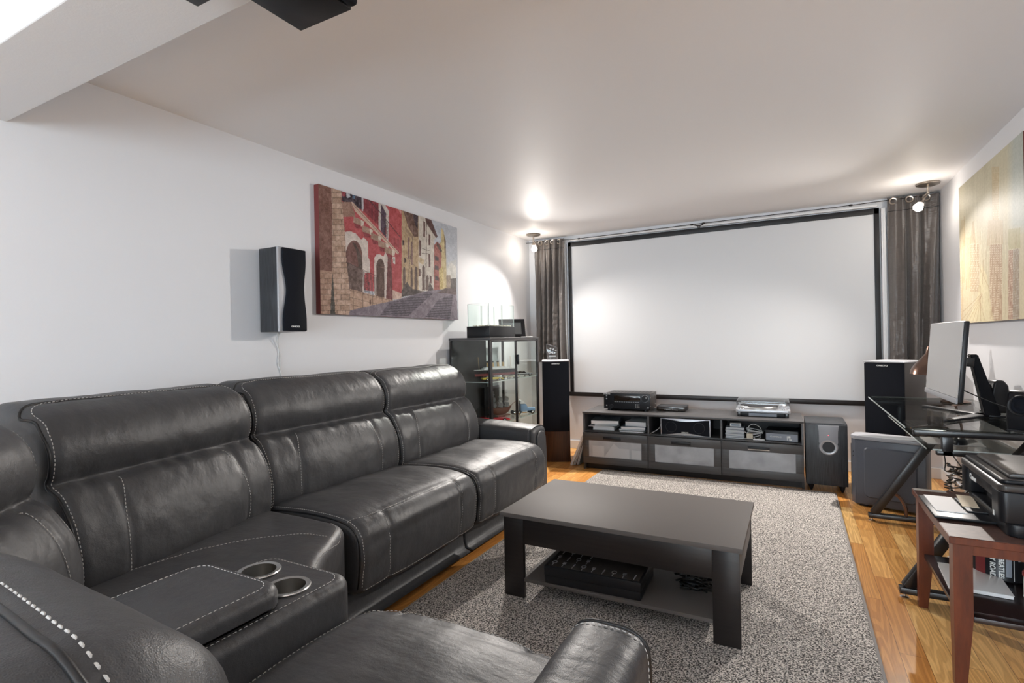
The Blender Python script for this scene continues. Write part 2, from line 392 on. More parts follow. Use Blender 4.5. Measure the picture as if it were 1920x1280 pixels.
# ================================================================== CEILING LIGHTS
def ceiling_light(label, cx, cy, bx, by, bz, aim, pw=1):
    t = thing('ceiling_light', label, 'ceiling light', (cx, cy, H), 0, None)
    T = Matrix.Translation((-cx, -cy, -H))
    B(T).lathe([(0, 0), (.074, 0), (.078, -.006), (.074, -.014), (.05, -.022), (.012, -.026), (0, -.026)], (cx, cy, H-.0005), 36).obj('canopy', 'nickel', t)
    d = Vector((bx-cx, by-cy, bz-(H-.075))).normalized()
    b = B(T); b.tube([(cx, cy, H-.02), (cx, cy, H-.075)], .007, 10); b.lathe([(0, -.012), (.010, -.008), (.012, 0), (.010, .008), (0, .012)], (cx, cy, H-.077), 14)
    e = Vector((bx, by, bz))-d*.055
    b.tube([(cx, cy, H-.077), e], .0055, 8); b.obj('swivel_arm', 'nickel', t)
    q = d.to_track_quat('Z', 'Y').to_matrix()
    B(T).lathe([(0, -.030), (.017, -.028), (.022, -.01), (.024, .006), (.021, .006), (.016, -.012), (0, -.014)], Vector((bx, by, bz))-d*.028, 24, q).obj('lamp_holder', 'nickel', t)
    B(T).lathe([(0, -.020), (.014, -.018), (.022, -.004), (.030, .014), (.031, .022), (.024, .033), (.012, .039), (0, .040)], Vector((bx, by, bz))-d*.004, 24, q).obj('bulb', 'bulb', t, 180, label='bright lit bulb')
    L = bpy.data.lights.new('spot_light', 'SPOT'); L.energy = SPOTW*pw; L.color = (1, .94, .88); L.spot_size = R(132); L.spot_blend = 1.0; L.shadow_soft_size = .018
    lo = bpy.data.objects.new('spot_light', L); COL.objects.link(lo); lo.location = Vector((bx, by, bz))+d*.056
    lo.rotation_euler = Vector(aim).normalized().to_track_quat('-Z', 'Y').to_euler()
ceiling_light('small nickel ceiling spot with a lit bulb in the left corner near the picture wall', -2.468, 5.16, -2.45, 5.14, 2.195, (.58, -.61, -.80), .78)
ceiling_light('nickel ceiling spot with a lit bulb in the right corner beside the city painting', .925, 5.08, .845, 4.95, 2.152, (-.62, -.58, -.80), .70)

# ================================================================== SOFA
def closed_spline(pts, n):
    P = np.array(pts, float); m = len(P); seg = []
    for i in range(m):
        a, b, c, d = P[i-1], P[i], P[(i+1) % m], P[(i+2) % m]
        for k in range(8):
            t = k/8; seg.append(.5*((2*b)+(c-a)*t+(2*a-5*b+4*c-d)*t*t+(3*b-a-3*c+d)*t**3))
    Q = np.array(seg); L = np.r_[0, np.cumsum(np.linalg.norm(np.roll(Q, -1, 0)-Q, axis=1))]
    u = np.linspace(0, L[-1], n, endpoint=False); Q2 = np.vstack([Q, Q[:1]])
    P = np.c_[np.interp(u, L, Q2[:, 0]), np.interp(u, L, Q2[:, 1])]
    T = np.roll(P, -1, 0)-np.roll(P, 1, 0); T /= np.linalg.norm(T, axis=1)[:, None]+1e-9
    Nn = np.c_[T[:, 1], -T[:, 0]]
    area = .5*np.sum(P[:, 0]*np.roll(P[:, 1], -1)-np.roll(P[:, 0], -1)*P[:, 1])
    if area < 0: Nn = -Nn
    return P, Nn
class Cushion:
    """profile (y,z) swept over local x, ends rounded; keeps its surface function for seams and stitches"""
    def __init__(s, prof, w, er, T, disp=None, warp=None, nt=110, ns=72, seed=0, wr=.004):
        s.P, s.N = closed_spline(prof, nt); s.w, s.er, s.T, s.disp, s.warp, s.nt, s.ns, s.seed, s.wr = w, er, T, disp, warp, nt, ns, seed, wr
    def u(s, y, z): return int(np.argmin(np.hypot(s.P[:, 0]-y, s.P[:, 1]-z)))/s.nt
    def at(s, x, u, off=0):
        k = (u*s.nt) % s.nt; i = int(k); f = k-i; j = (i+1) % s.nt
        p = s.P[i]*(1-f)+s.P[j]*f; n = s.N[i]*(1-f)+s.N[j]*f
        d = s.w/2-abs(x); ins = 0
        if d < s.er: q = 1-max(d, 0)/s.er; ins = s.er*(1-math.sqrt(max(0, 1-q*q)))
        k = -ins+off
        if s.disp: k += s.disp(x/(s.w/2), p[0], p[1])*min(1, d/s.er)
        nz = noise.noise(Vector((x*5+s.seed*7.3, p[0]*6, p[1]*6)))*s.wr+noise.noise(Vector((x*17+s.seed, p[0]*9-p[1]*7, p[1]*15)))*s.wr*.38
        k += nz*min(1, max(d, 0)/s.er)
        v = Vector((x, p[0]+n[0]*k, p[1]+n[1]*k))
        if s.warp: v = s.warp(v)
        return s.T @ v
    def nrm(s, x, u):
        e = .004; a = s.at(x+e, u)-s.at(x-e, u); b = s.at(x, u+.004)-s.at(x, u-.004)
        n = a.cross(b); n = n.normalized() if n.length > 1e-12 else Vector((0, 0, 1))
        return n if n.dot(s.at(x, u, .01)-s.at(x, u)) > 0 else -n
    def xs(s):
        k = 7; e = [-s.w/2+s.er*(1-math.cos(PI/2*i/k)) for i in range(k)]
        m = [(-s.w/2+s.er)+(s.w-2*s.er)*i/s.ns for i in range(s.ns+1)]
        return e+m+[-a for a in e[::-1]]
    def build(s, name, mat, parent, label=None):
        b = B(); bm = b.bm; X = s.xs(); g = [[bm.verts.new(s.at(x, j/s.nt)) for j in range(s.nt)] for x in X]
        for i in range(len(X)-1):
            for j in range(s.nt): bm.faces.new((g[i][j], g[i+1][j], g[i+1][(j+1) % s.nt], g[i][(j+1) % s.nt]))
        for ring in (g[0], g[-1]):
            c = Vector((0, 0, 0))
            for v in ring: c += v.co
            cv = bm.verts.new(c/len(ring))
            for j in range(s.nt): bm.faces.new((ring[j], ring[(j+1) % s.nt], cv))
        return b.obj(name, mat, parent, 180, label)
    def path(s, pts, off=.0015, n=24):
        """pts=[(x,(y,z))...] to a list of surface points and normals, interpolated in (x,u)"""
        K = [Vector((x, s.u(*yz), 0)) for x, yz in pts]
        for i in range(1, len(K)):
            while K[i].y-K[i-1].y > .5: K[i].y -= 1
            while K[i].y-K[i-1].y < -.5: K[i].y += 1
        q = spline(K, n) if len(K) > 1 else K
        return [(s.at(a.x, a.y % 1, off), s.nrm(a.x, a.y % 1)) for a in q]
def stitch(b, pts, dash=.0085, gap=.0045, r=.0013, shift=0):
    """short raised thread dashes along a surface path"""
    acc = 0; nxt = 0; P = [p for p, n in pts]; Ns = [n for p, n in pts]
    L = [0]
    for i in range(1, len(P)): L.append(L[-1]+(P[i]-P[i-1]).length)
    def at(d):
        d = min(max(d, 0), L[-1]); i = max(1, int(np.searchsorted(L, d))); i = min(i, len(P)-1)
        f = (d-L[i-1])/max(1e-9, L[i]-L[i-1]); return P[i-1].lerp(P[i], f), Ns[i-1].lerp(Ns[i], f)
    d = 0
    while d+dash < L[-1]:
        a, n = at(d); c, n2 = at(d+dash); m, _ = at(d+dash/2); tn = (c-a)
        if tn.length < 1e-6: break
        sd = tn.cross(n).normalized(); a += sd*shift; c += sd*shift; m += sd*shift
        R_ = [[b.bm.verts.new(q+sd*(math.cos(w_)*r*k_)+n*(math.sin(w_)*r*k_*.8+r*.15*k_-lift)) for w_ in (0, PI/2, PI, 3*PI/2)] for q, k_, lift in ((a, .45, r*.5), (a.lerp(c, .22), .95, 0), (a.lerp(c, .78), .95, 0), (c, .45, r*.5))]
        for A_, C_ in zip(R_, R_[1:]):
            for k in range(4): b.bm.faces.new((A_[k], A_[(k+1) % 4], C_[(k+1) % 4], C_[k]))
        b.bm.faces.new(R_[0][::-1]); b.bm.faces.new(R_[-1])
        d += dash+gap
def seam(parent, pts, **k):
    b = B(); stitch(b, pts, **k); return b.obj('stitching', 'thread', parent, 0, label='pale thread stitches')
def cord(parent, pts, r=.0045): 
    b = B(); b.tube([p for p, _ in pts], r, 7); return b.obj('piping', 'piping', parent, 180)
def welt(b, pts, r=.005, n=7): b.tube([p for p, _ in pts], r, n)

sofa = thing('sectional_sofa', 'large charcoal leather L-shaped recliner sofa with pale contrast stitching along the left wall', 'sofa', (-1.9, 1.3, 0))
ST_ = Matrix.Translation((1.9, -1.3, 0))
def frameL(cy, x0=-2.635, rz=-90): return ST_ @ Matrix.Translation((x0, cy, 0)) @ Matrix.Rotation(R(rz), 4, 'Z')

BACK = [(.46, .43), (.535, .46), (.55, .55), (.53, .66), (.475, .745), (.418, .780), (.432, .81), (.444, .86), (.425, .93), (.37, .99), (.285, 1.025), (.19, 1.03), (.11, .985), (.075, .88), (.06, .70), (.06, .5), (.12, .43)]
SEAT = [(.40, .33), (.40, .42), (.52, .468), (.72, .487), (.92, .487), (1.025, .468), (1.075, .425), (1.092, .36), (1.088, .27), (1.07, .19), (1.02, .165), (.90, .17), (.60, .22)]
def backrest(T, w, seed, name='backrest', er=.042, sr=.0014, wr=.006, gap=.0045):
    wv = w
    def disp(x, y, z):
        k = 0
        if y > .3: 
            if z < .76: k = .018*(1-x*x)-.007*math.exp(-((abs(x)-.60)/.035)**2)
            else: k = .008*(1-x**4)
            k += .030*abs(x)**8*math.exp(-((z-.78)/.045)**2)
            k += .0035*math.sin(x*26+seed*2+2*math.sin(x*7))*math.exp(-((z-.775)/.035)**2)
            k += .0030*math.sin((x*5+z*24)+seed)*math.exp(-((z-.56)/.09)**2)*abs(x)
        return k
    c = Cushion(BACK, wv, er, T, disp, seed=seed, wr=wr)
    o = c.build(name, 'leather', sofa)
    h = wv/2
    top = [(-h*.95, (.40, .95)), (-h*.86, (.315, 1.018)), (0, (.315, 1.018)), (h*.86, (.315, 1.018)), (h*.95, (.40, .95))]
    seam(o, c.path(top, .002, 30), r=sr, gap=gap)
    for s_ in (-1, 1):
        seam(o, c.path([(s_*h*.95, (.40, .95)), (s_*h*.955, (.44, .86)), (s_*h*.955, (.42, .785)), (s_*h*.955, (.53, .64)), (s_*h*.95, (.545, .5)), (s_*h*.95, (.52, .45))], .002, 14), r=sr, gap=gap)
        seam(o, c.path([(s_*h*.52, (.45, .755)), (s_*h*.60, (.52, .67)), (s_*h*.62, (.55, .56)), (s_*h*.61, (.52, .45))], .0022, 16), r=sr, gap=gap)
    e = h-.011
    cord(o, c.path([(-e, (.53, .50)), (-e, (.52, .66)), (-e, (.42, .785)), (-e, (.44, .88)), (-e, (.38, .975)), (-e+.03, (.285, 1.025)), (0, (.285, 1.025)), (e-.03, (.285, 1.025)), (e, (.38, .975)), (e, (.44, .88)), (e, (.42, .785)), (e, (.52, .66)), (e, (.53, .50))], .001, 12)); return o
def seat(T, w, seed, front=True, er=.045):
    def disp(x, y, z):
        k = 0
        if z > .40: k = .012*(1-x*x)+.004*math.sin(x*9+seed)*math.exp(-((y-.7)/.2)**2)
        if y > 1.03: k += .010*(1-x*x)-.006*math.exp(-((abs(x)-.60)/.03)**2)+.003*math.sin(z*55+x*8+seed)*abs(x)
        return k
    c = Cushion(SEAT, w, er, T, disp, seed=seed+20, wr=.005); o = c.build('seat_cushion', 'leather', sofa)
    h = w/2
    seam(o, c.path([(-h*.97, (1.0, .474)), (-h*.6, (1.035, .463)), (h*.6, (1.035, .463)), (h*.97, (1.0, .474))], .002, 30))
    for s_ in (-1, 1):
        seam(o, c.path([(s_*h*.61, (1.04, .458)), (s_*h*.63, (1.085, .39)), (s_*h*.62, (1.09, .28)), (s_*h*.61, (1.072, .19))], .002, 16))
        seam(o, c.path([(s_*h*.95, (.55, .472)), (s_*h*.955, (.9, .487)), (s_*h*.955, (1.03, .463)), (s_*h*.955, (1.09, .35)), (s_*h*.955, (1.075, .20))], .002, 20))
    seam(o, c.path([(-h*.955, (1.072, .19)), (0, (1.072, .19)), (h*.955, (1.072, .19))], .002, 24))
    e = h-.010
    for s_ in (-1, 1): cord(o, c.path([(s_*e, (.50, .46)), (s_*e, (.9, .487)), (s_*e, (1.03, .463)), (s_*e, (1.09, .36)), (s_*e, (1.07, .19))], .001, 14))
    return o
def base(T, w, seed):
    c = Cushion([(.12, .03), (.12, .30), (.5, .30), (.95, .165), (.985, .14), (.99, .06), (.97, .03)], w-.012, .012, T, None, seed=seed, wr=.002, nt=60, ns=20)
    return c.build('base_panel', 'leather', sofa)
# long run along the left wall: two seats
for cy, w, sd in ((2.925, .905, 1), (2.022, .905, 2)):
    T = frameL(cy); backrest(T, w, sd); seat(T, w-.01, sd); base(T, w, sd)
# far armrest (sweep runs front to back)
def armrest(T, prof, length, seed, mirror=1, seams=()):
    A = T @ Matrix(((0, -1, 0, 0), (1, 0, 0, 0), (0, 0, 1, 0), (0, 0, 0, 1)))
    return None
def arm(T, width, y0, y1, zf, zb, seed, name='armrest', zbot=.04):
    """rounded-top arm; local x = width, y from y0 (back) to y1 (front)"""
    hw = width/2; L = y1-y0
    prof = [(-hw, zbot), (-hw, .30), (-hw*.99, zf-.07), (-hw*.88, zf-.022), (-hw*.5, zf-.003), (0, zf), (hw*.5, zf-.003), (hw*.88, zf-.022), (hw*.99, zf-.07), (hw, .30), (hw, zbot)]
    M2 = T @ Matrix(((0, 1, 0, 0), (1, 0, 0, (y0+y1)/2), (0, 0, 1, 0), (0, 0, 0, 1)))
    def warp(v):
        k = (L/2-v.x)/L; return Vector((v.x, v.y, v.z+(zb-zf)*k*max(0, (v.z-.3)/(zf-.3))))
    c = Cushion(prof, L, .035, M2, None, warp, seed=seed, wr=.004, nt=100, ns=70); o = c.build(name, 'leather', sofa)
    e = L/2-.022; b = B(); f = [(e, (-hw, .10)), (e, (-hw, .3)), (e, (-hw*.97, zf-.06)), (e, (-hw*.6, zf-.006)), (e, (0, zf)), (e, (hw*.6, zf-.006)), (e, (hw*.97, zf-.06)), (e, (hw, .3)), (e, (hw, .10))]
    welt(b, c.path(f, .001, 10), .0045); b.obj('piping', 'piping', o, 180)
    b = B(); e2 = e-.018; stitch(b, c.path([(e2, q) for _, q in f], .002, 10)); b.obj('stitching', 'thread', o, 0, label='pale thread dashes')
    return c, o
TA = frameL(3.50)
c, o = arm(TA, .235, .10, .985, .572, .615, 31)
# the folded leather facing on the front of the far arm
b = B(TA)
b.prism([(-.085, .05), (-.085, .40), (-.075, .49), (-.045, .53), (.0, .54), (.045, .53), (.07, .50), (.05, .05)], .984, .999, 'y', .007).obj('arm_facing', 'leather', o, 60)

# corner wedge
def slab(name, outline, z0, z1, r, parent, crown=.0, seed=0, mat='leather', wr=.004, seams=None, label=None, flat=None):
    """cushion from a plan outline: soft edge radius r, crowned top"""
    P = np.array(outline, float); n = len(P); T = np.roll(P, -1, 0)-np.roll(P, 1, 0); T /= np.linalg.norm(T, axis=1)[:, None]
    area = .5*np.sum(P[:, 0]*np.roll(P[:, 1], -1)-np.roll(P[:, 0], -1)*P[:, 1]); Nn = np.c_[T[:, 1], -T[:, 0]]*(1 if area > 0 else -1)
    C = P.mean(0); rings = []
    for z, ins in [(z0, .004), (z0+.01, 0)]+[(z0+(z1-r-z0)*k/5, 0) for k in (1, 2, 3, 4, 5)]+[(z1-r+r*math.sin(a), r*(1-math.cos(a))) for a in np.linspace(0, PI/2, 8)[1:]]:
        rings.append([(p[0]-q[0]*ins, p[1]-q[1]*ins, z) for p, q in zip(P, Nn)])
    last = rings[-1]
    for k in range(1, 26):
        f = (k/26); rings.append([(x+(C[0]-x)*f, y+(C[1]-y)*f, z1+crown*(1-(1-f)**2)) for x, y, _ in last])
    b = B(ST_); bm = bmesh.new(); G = []
    for rg in rings:
        G.append([bm.verts.new(Vector((x, y, z))+Vector((0, 0, 1 if z > z1-r else 0))*(noise.noise(Vector((x*6+seed, y*6, z*4)))*wr+noise.noise(Vector((x*18, y*18+seed, z*9)))*wr*.35)) for x, y, z in rg])
    for a, c_ in zip(G, G[1:]):
        for j in range(n): bm.faces.new((a[j], a[(j+1) % n], c_[(j+1) % n], c_[j]))
    cv = bm.verts.new(sum((v.co for v in G[-1]), Vector())/n)
    for j in range(n): bm.faces.new((G[-1][j], G[-1][(j+1) % n], cv))
    bm.faces.new(G[0][::-1]); b.add(bm); return b.obj(name, mat, parent, 180, label)
def dense(pts, n=10): return [tuple(p)[:2] for p in spline([(x, y, 0) for x, y in pts], n)]
W_TOP = .468
def fillet(P, r, n=8, m=10):
    out = []; k = len(P)
    for i in range(k):
        a, b, c = Vector(P[i-1]), Vector(P[i]), Vector(P[(i+1) % k]); rr = r[i] if isinstance(r, (list, tuple)) else r
        u, v = (a-b).normalized(), (c-b).normalized(); p, q = b+u*rr, b+v*rr
        arc = [p*(1-t)**2+b*2*t*(1-t)+q*t*t for t in [x/n for x in range(n+1)]]
        nx = c+(b-c).normalized()*(r[(i+1) % k] if isinstance(r, (list, tuple)) else r)
        out += arc+[q.lerp(nx, x/m) for x in range(1, m)]
    return [tuple(x) for x in out]
wo = fillet([(-2.25, .60), (-2.25, 1.566), (-1.60, 1.563), (-1.44, 1.29), (-1.295, 1.12), (-1.31, .60)], [.09, .10, .085, .06, .07, .08])
ws = slab('corner_seat', wo, .17, W_TOP+.008, .040, sofa, .005, 5)
def top_seam(o, pts, n=16, **k):
    out = []
    for p in spline([(x, y, 0) for x, y in pts], n):
        q = ST_ @ p; ok, loc, nr, _ = o.ray_cast(Vector((q.x, q.y, 2)), Vector((0, 0, -1)))
        if ok: out.append((loc+nr*.0012, nr))
    seam(o, out, **k)
bpy.context.view_layer.update()
top_seam(ws, [(-1.91, .84), (-1.90, .98), (-1.86, 1.14), (-1.78, 1.29), (-1.68, 1.38), (-1.56, 1.42)])
top_seam(ws, [(-1.68, 1.545), (-1.60, 1.50), (-1.545, 1.42), (-1.47, 1.30)])
top_seam(ws, [(-1.575, 1.50), (-1.53, 1.44), (-1.46, 1.30), (-1.38, 1.19)])
slab('base_panel', [(x*.985-.03, y) for x, y in wo], .03, .19, .02, sofa, 0, 7)
T = ST_ @ Matrix.Translation((-2.50, 1.055, 0)) @ Matrix.Rotation(R(-78), 4, 'Z')
backrest(T, .83, 3)
T = ST_ @ Matrix.Translation((-2.00, .165, 0)) @ Matrix.Rotation(R(-45), 4, 'Z')
backrest(T, .62, 4)
# corner filler behind the two backs

# console with two cup holders
CX0, CX1, CY0, CY1, CZ = -1.405, -1.062, .15, 1.065, .572
co = rbox(CX0, CX1, CY0, CY1, .06, 8)
con = slab('console', co, .04, CZ, .03, sofa, 0, 9, wr=.0015)
cups = [(-1.318, .955), (-1.165, .925)]
cutter = B(ST_)
for x, y in cups: cutter.lathe([(0, -.09), (.046, -.09), (.046, .03), (0, .03)], (x, y, CZ), 40)
cut = cutter.obj('cutter', 'black', None, 0); cut.parent = None
md = con.modifiers.new('holes', 'BOOLEAN'); md.object = cut; md.solver = 'EXACT'
cut.matrix_world = Matrix.Translation((-1.9, 1.3, 0))
bpy.context.view_layer.update()
me = bpy.data.meshes.new_from_object(con.evaluated_get(bpy.context.evaluated_depsgraph_get())); con.modifiers.clear(); con.data = me; me.set_sharp_from_angle(angle=R(50))
bpy.data.objects.remove(cut)
for x, y in cups:
    B(ST_).lathe([(0, -.082), (.0445, -.082), (.0448, 0), (.0448, .0035), (.056, .0045), (.0575, .002), (.0565, -.001), (.0455, -.001), (.0455, -.086), (0, -.086)], (x, y, CZ+.002), 48).obj('cup_holder', 'steel', con, 40, label='brushed steel cup holder')
lid = slab('console_lid', rbox(CX0-.004, CX1-.022, .10, .862, .055, 8), CZ+.004, .628, .026, con, .008, 11, wr=.0015)
b = B()
def edge_stitch(b, x0, x1, y0, y1, r, z, part=None, **k):
    q = rbox(x0, x1, y0, y1, r, 8); q = part(q) if part else q+[q[0]]
    stitch(b, [(ST_ @ Vector((x, y, z)), Vector((0, 0, 1))) for x, y in q], **k)
edge_stitch(b, CX0+.022, CX1-.048, .12, .836, .04, .6295)
b.obj('stitching', 'thread', lid, 0, label='pale thread dashes')
b = B(); edge_stitch(b, CX0+.026, CX1-.026, .16, CY1-.028, .045, CZ+.0012); b.obj('stitching', 'thread', con, 0, label='pale thread dashes')

# near recliner facing the screen, its arm and back
T = ST_ @ Matrix.Translation((-.742, .062, 0))
seat(T, .64, 12, er=.05); base(T, .63, 13)
backrest(ST_ @ Matrix.Translation((-.83, -.055, .078)) @ Matrix.Rotation(R(-2), 4, 'Z') @ Matrix.Diagonal((1, 1, .83, 1)), .62, 14, er=.10, sr=.0017, wr=.0025, gap=.0065)
TN = ST_ @ Matrix.Translation((-.345, 0, 0))
c, o = arm(TN, .168, .0, 1.075, .612, .622, 15)
b = B(TN); b.prism([(.05, .05), (.05, .40), (.075, .47), (.10, .485), (.118, .46), (.118, .05)], .55, 1.045, 'y', .012).obj('arm_side_panel', 'leather', o, 60)
# ================================================================== RUG
t = thing('area_rug', 'large speckled grey pile rug under the coffee table', 'rug', (-.65, 3.0, 0))
b = B(); rx0, rx1, ry0, ry1 = -.915, .915, -1.62, 1.655
b.box(rx0+.012, rx1-.012, ry0+.012, ry1-.012, .001, .012, .003).obj('pile', 'rug', t, 0)
b = B(); b.box(rx0, rx1, ry0, ry1, .0005, .007, .003).obj('binding', 'rug_edge', t)

# ================================================================== COFFEE TABLE
cx0, cx1, cy0, cy1, cz = -1.228, -.182, 2.145, 2.785, .402
t = thing('coffee_table', 'low black-brown rectangular coffee table with a lower shelf on the rug', 'coffee table', ((cx0+cx1)/2, (cy0+cy1)/2, .012))
T = Matrix.Translation((-(cx0+cx1)/2, -(cy0+cy1)/2, -.012))
M['tabletop'] = newmat('brown_grey_laminate_top', (.100, .088, .082), .62, spec=.35); setn(M['tabletop'], bump(M['tabletop'], tex(M['tabletop'], coords(M['tabletop'], (3, 60, 1)), 4, 4).outputs[0], .06, .001))
B(T).box(cx0, cx1, cy0, cy1, cz-.02, cz, .0015).obj('tabletop', 'tabletop', t)
ay0, ay1 = cy0+.018, cy1-.018
for x in (cx0+.012, cx1-.112):
    for y in (ay0, ay1-.022): B(T).box(x, x+.10, y, y+.022, .0125, cz-.02, .001).obj('leg', 'espresso', t)
for y in (ay0, ay1-.02): B(T).box(cx0+.112, cx1-.112, y+.001, y+.019, .262, cz-.02, .001).obj('apron', 'espresso', t)
for x in (cx0+.014, cx1-.03): B(T).box(x, x+.016, ay0+.023, ay1-.023, .262, cz-.02, .001).obj('apron', 'espresso', t)
B(T).box(cx0+.10, cx1-.10, ay0+.003, ay1-.003, .088, .104, .001).obj('lower_shelf', 'tabletop', t)
SHZ = .1045
# flat box printed with cutlery
t = thing('cutlery_box', 'flat glossy black case printed with spoons and forks on the shelf of the coffee table', 'box', (-.80, 2.31, SHZ), R(2))
B().box(-.215, .215, -.135, .135, 0, .035, .002).obj('box_base', 'softblack', t)
B().box(-.218, .218, -.138, .138, .036, .078, .003).obj('box_lid', 'softblack', t)
b = B(); b.box(-.208, .208, -.128, .128, .0782, .0788, 0); 
m_ = newmat('reflection_brown_window', (.05, .045, .042), .15, spec=.8); M['casewin'] = m_; b.obj('box_window', 'casewin', t, 0)  # brown tint paints in the reflection on the case lid
rnd = random.Random(3)
b = B()
for r_ in range(4):
    for c_ in range(9):
        x = -.185+c_*.046; y = -.098+r_*.066; k = (c_+r_) % 3; z = .0793
        if r_ in (1, 2) and c_ > 3: continue
        if k == 0: b.lathe([(.008, 0), (.011, 0), (.011, .0006), (.008, .0006)], (x, y+.014, z), 16, None, True, 1, 1.4); b.box(x-.0015, x+.0015, y-.024, y+.002, z, z+.0006)
        elif k == 1:
            b.box(x-.0015, x+.0015, y-.024, y+.008, z, z+.0006)
            for q in (-.006, -.002, .002, .006): b.box(x+q-.0008, x+q+.0008, y+.008, y+.026, z, z+.0006)
            b.box(x-.007, x+.007, y+.005, y+.009, z, z+.0006)
        else: b.prism([(x-.001, y-.024), (x+.002, y-.024), (x+.005, y+.02), (x+.001, y+.028), (x-.001, y+.01)], z, z+.0006)
b.obj('printed_cutlery', 'silver', t, 0, label='pale printed spoons, forks and knives')
# bundle of black cables
t = thing('cable_bundle', 'tangled bundle of black cables at the right end of the coffee table shelf', 'cables', (-.40, 2.40, SHZ))
for k in range(7):
    a0 = rnd.random()*6; r1, r2 = .045+rnd.random()*.03, .03+rnd.random()*.02; tl = rnd.uniform(-.35, .35)
    p = [RX(tl) @ Vector((r1*math.cos(a), r2*math.sin(a), 0))+Vector((rnd.uniform(-.02, .02), rnd.uniform(-.02, .02), .012+k*.008+abs(tl)*.05)) for a in np.linspace(a0, a0+2*PI, 26)[:-1]]
    B().tube(p, .0045, 7, True).obj('cable_loop', 'cable', t, 180)
B().prism(rbox(-.045, .03, -.025, .025, .012), .0, .032, 'z', .006).obj('power_brick', 'softblack', t, 60)
B().tube(spline([(.03, 0, .015), (.07, -.02, .01), (.09, .03, .006), (.05, .06, .006)], 8), .0035, 6).obj('cable_tail', 'cable', t, 180)
t = thing('pen', 'black pen lying behind the cutlery case on the coffee table shelf', 'pen', (-.70, 2.52, SHZ), R(14))
B().tube([(-.06, 0, .006), (.045, 0, .006), (.058, 0, .006), (.066, 0, .005)], lambda u: .0055 if u < .8 else .003, 8).obj('barrel', 'softblack', t)
B().box(-.055, -.02, -.001, .001, .011, .0125).obj('clip', 'steel', t)

# ================================================================== TV BENCH
BX, BY, BA = -1.743, 4.641, math.atan2(.05, 1.799)
t = bench = thing('tv_bench', 'long black-brown media bench with three frosted glass drawers under the screen', 'tv bench', (BX, BY, 0), BA)
Bw, Bd = 1.80, .50
def bench_pt(x, y, z=0): return Vector((BX+x*math.cos(BA)-y*math.sin(BA), BY+x*math.sin(BA)+y*math.cos(BA), z))
B().box(-.002, Bw+.002, -.012, Bd, .514, .530, .001).obj('top_panel', 'blackbrown', t)
for x in (0, Bw-.016): B().box(x, x+.016, 0, Bd-.004, 0, .514, .001).obj('side_panel', 'blackbrown', t)
for x in (.592, 1.192): B().box(x, x+.016, .002, Bd-.004, .06, .514, .001).obj('divider', 'blackbrown', t)
B().box(.016, Bw-.016, .002, Bd-.004, .345, .357, .001).obj('middle_shelf', 'blackbrown', t)
B().box(.016, Bw-.016, .02, Bd-.004, .05, .064, .001).obj('bottom_panel', 'blackbrown', t)
B().box(.016, Bw-.016, Bd-.012, Bd-.004, .064, .514).obj('back_panel', 'black', t)
B().box(.016, Bw-.016, .05, .066, .0, .05).obj('plinth', 'espresso', t)
for i in range(3):
    a = i*.6+(.003 if i else .002); c = a+.594
    d = B(); z0, z1 = .060, .343; px0, px1, pz0, pz1 = a+.055, c-.055, .122, .272
    d.box(a, c, -.018, 0, z0, pz0, .001).box(a, c, -.018, 0, pz1, z1, .001).box(a, px0, -.018, 0, pz0, pz1, .001).box(px1, c, -.018, 0, pz0, pz1, .001)
    dr = d.obj('drawer', 'blackbrown', t)
    B().box(px0-.002, px1+.002, -.013, -.007, pz0-.002, pz1+.002).obj('frosted_pane', 'frosted', dr, 0)
    h = B(); hx = (a+c)/2-.02; h.box(hx-.08, hx+.08, -.032, -.0185, .288, .296, .002).box(hx-.08, hx+.08, -.034, -.029, .286, .312, .002)
    hd = h.obj('handle', 'softblack', dr)
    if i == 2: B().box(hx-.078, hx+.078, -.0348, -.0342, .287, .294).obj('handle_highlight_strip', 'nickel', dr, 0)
    if i == 0:
        s_ = B(); s_.prism([(a+.20, .126), (a+.29, .255), (a+.36, .195), (a+.33, .126)], -.0146, -.0136, 'y'); s_.box(a+.335, a+.43, -.0146, -.0136, .126, .212); s_.box(a+.45, a+.535, -.0146, -.0136, .126, .205); s_.box(a+.09, a+.20, -.0146, -.0136, .126, .225)
        m_ = newmat('paper_behind_frosting', (.46, .47, .48), .6); M['frpaper'] = m_; s_.obj('papers_behind_pane', 'frpaper', dr, 0)
    if i == 1:
        s_ = B(); s_.tube(spline([(a+.25, -.0142, .165), (a+.32, -.0142, .155), (a+.40, -.0142, .158), (a+.45, -.0142, .170)], 8), lambda u: .0045*math.sin(PI*min(max(u, .05), .95)), 6); s_.obj('shape_behind_pane', 'frpaper', dr, 180)
TZ = .5305
def on_bench(name, label, cat, x, y, z, rz=0, group=None):
    p = bench_pt(x, y, z); return thing(name, label, cat, p, BA+rz, group)
def knob(r, h, parent, name, mat, x, y, z, label=None):
    return B().lathe([(0, 0), (r, 0), (r, h*.85), (r*.92, h), (0, h)], (x, y, z), 28, RX(R(90))).obj(name, mat, parent, 40, label)
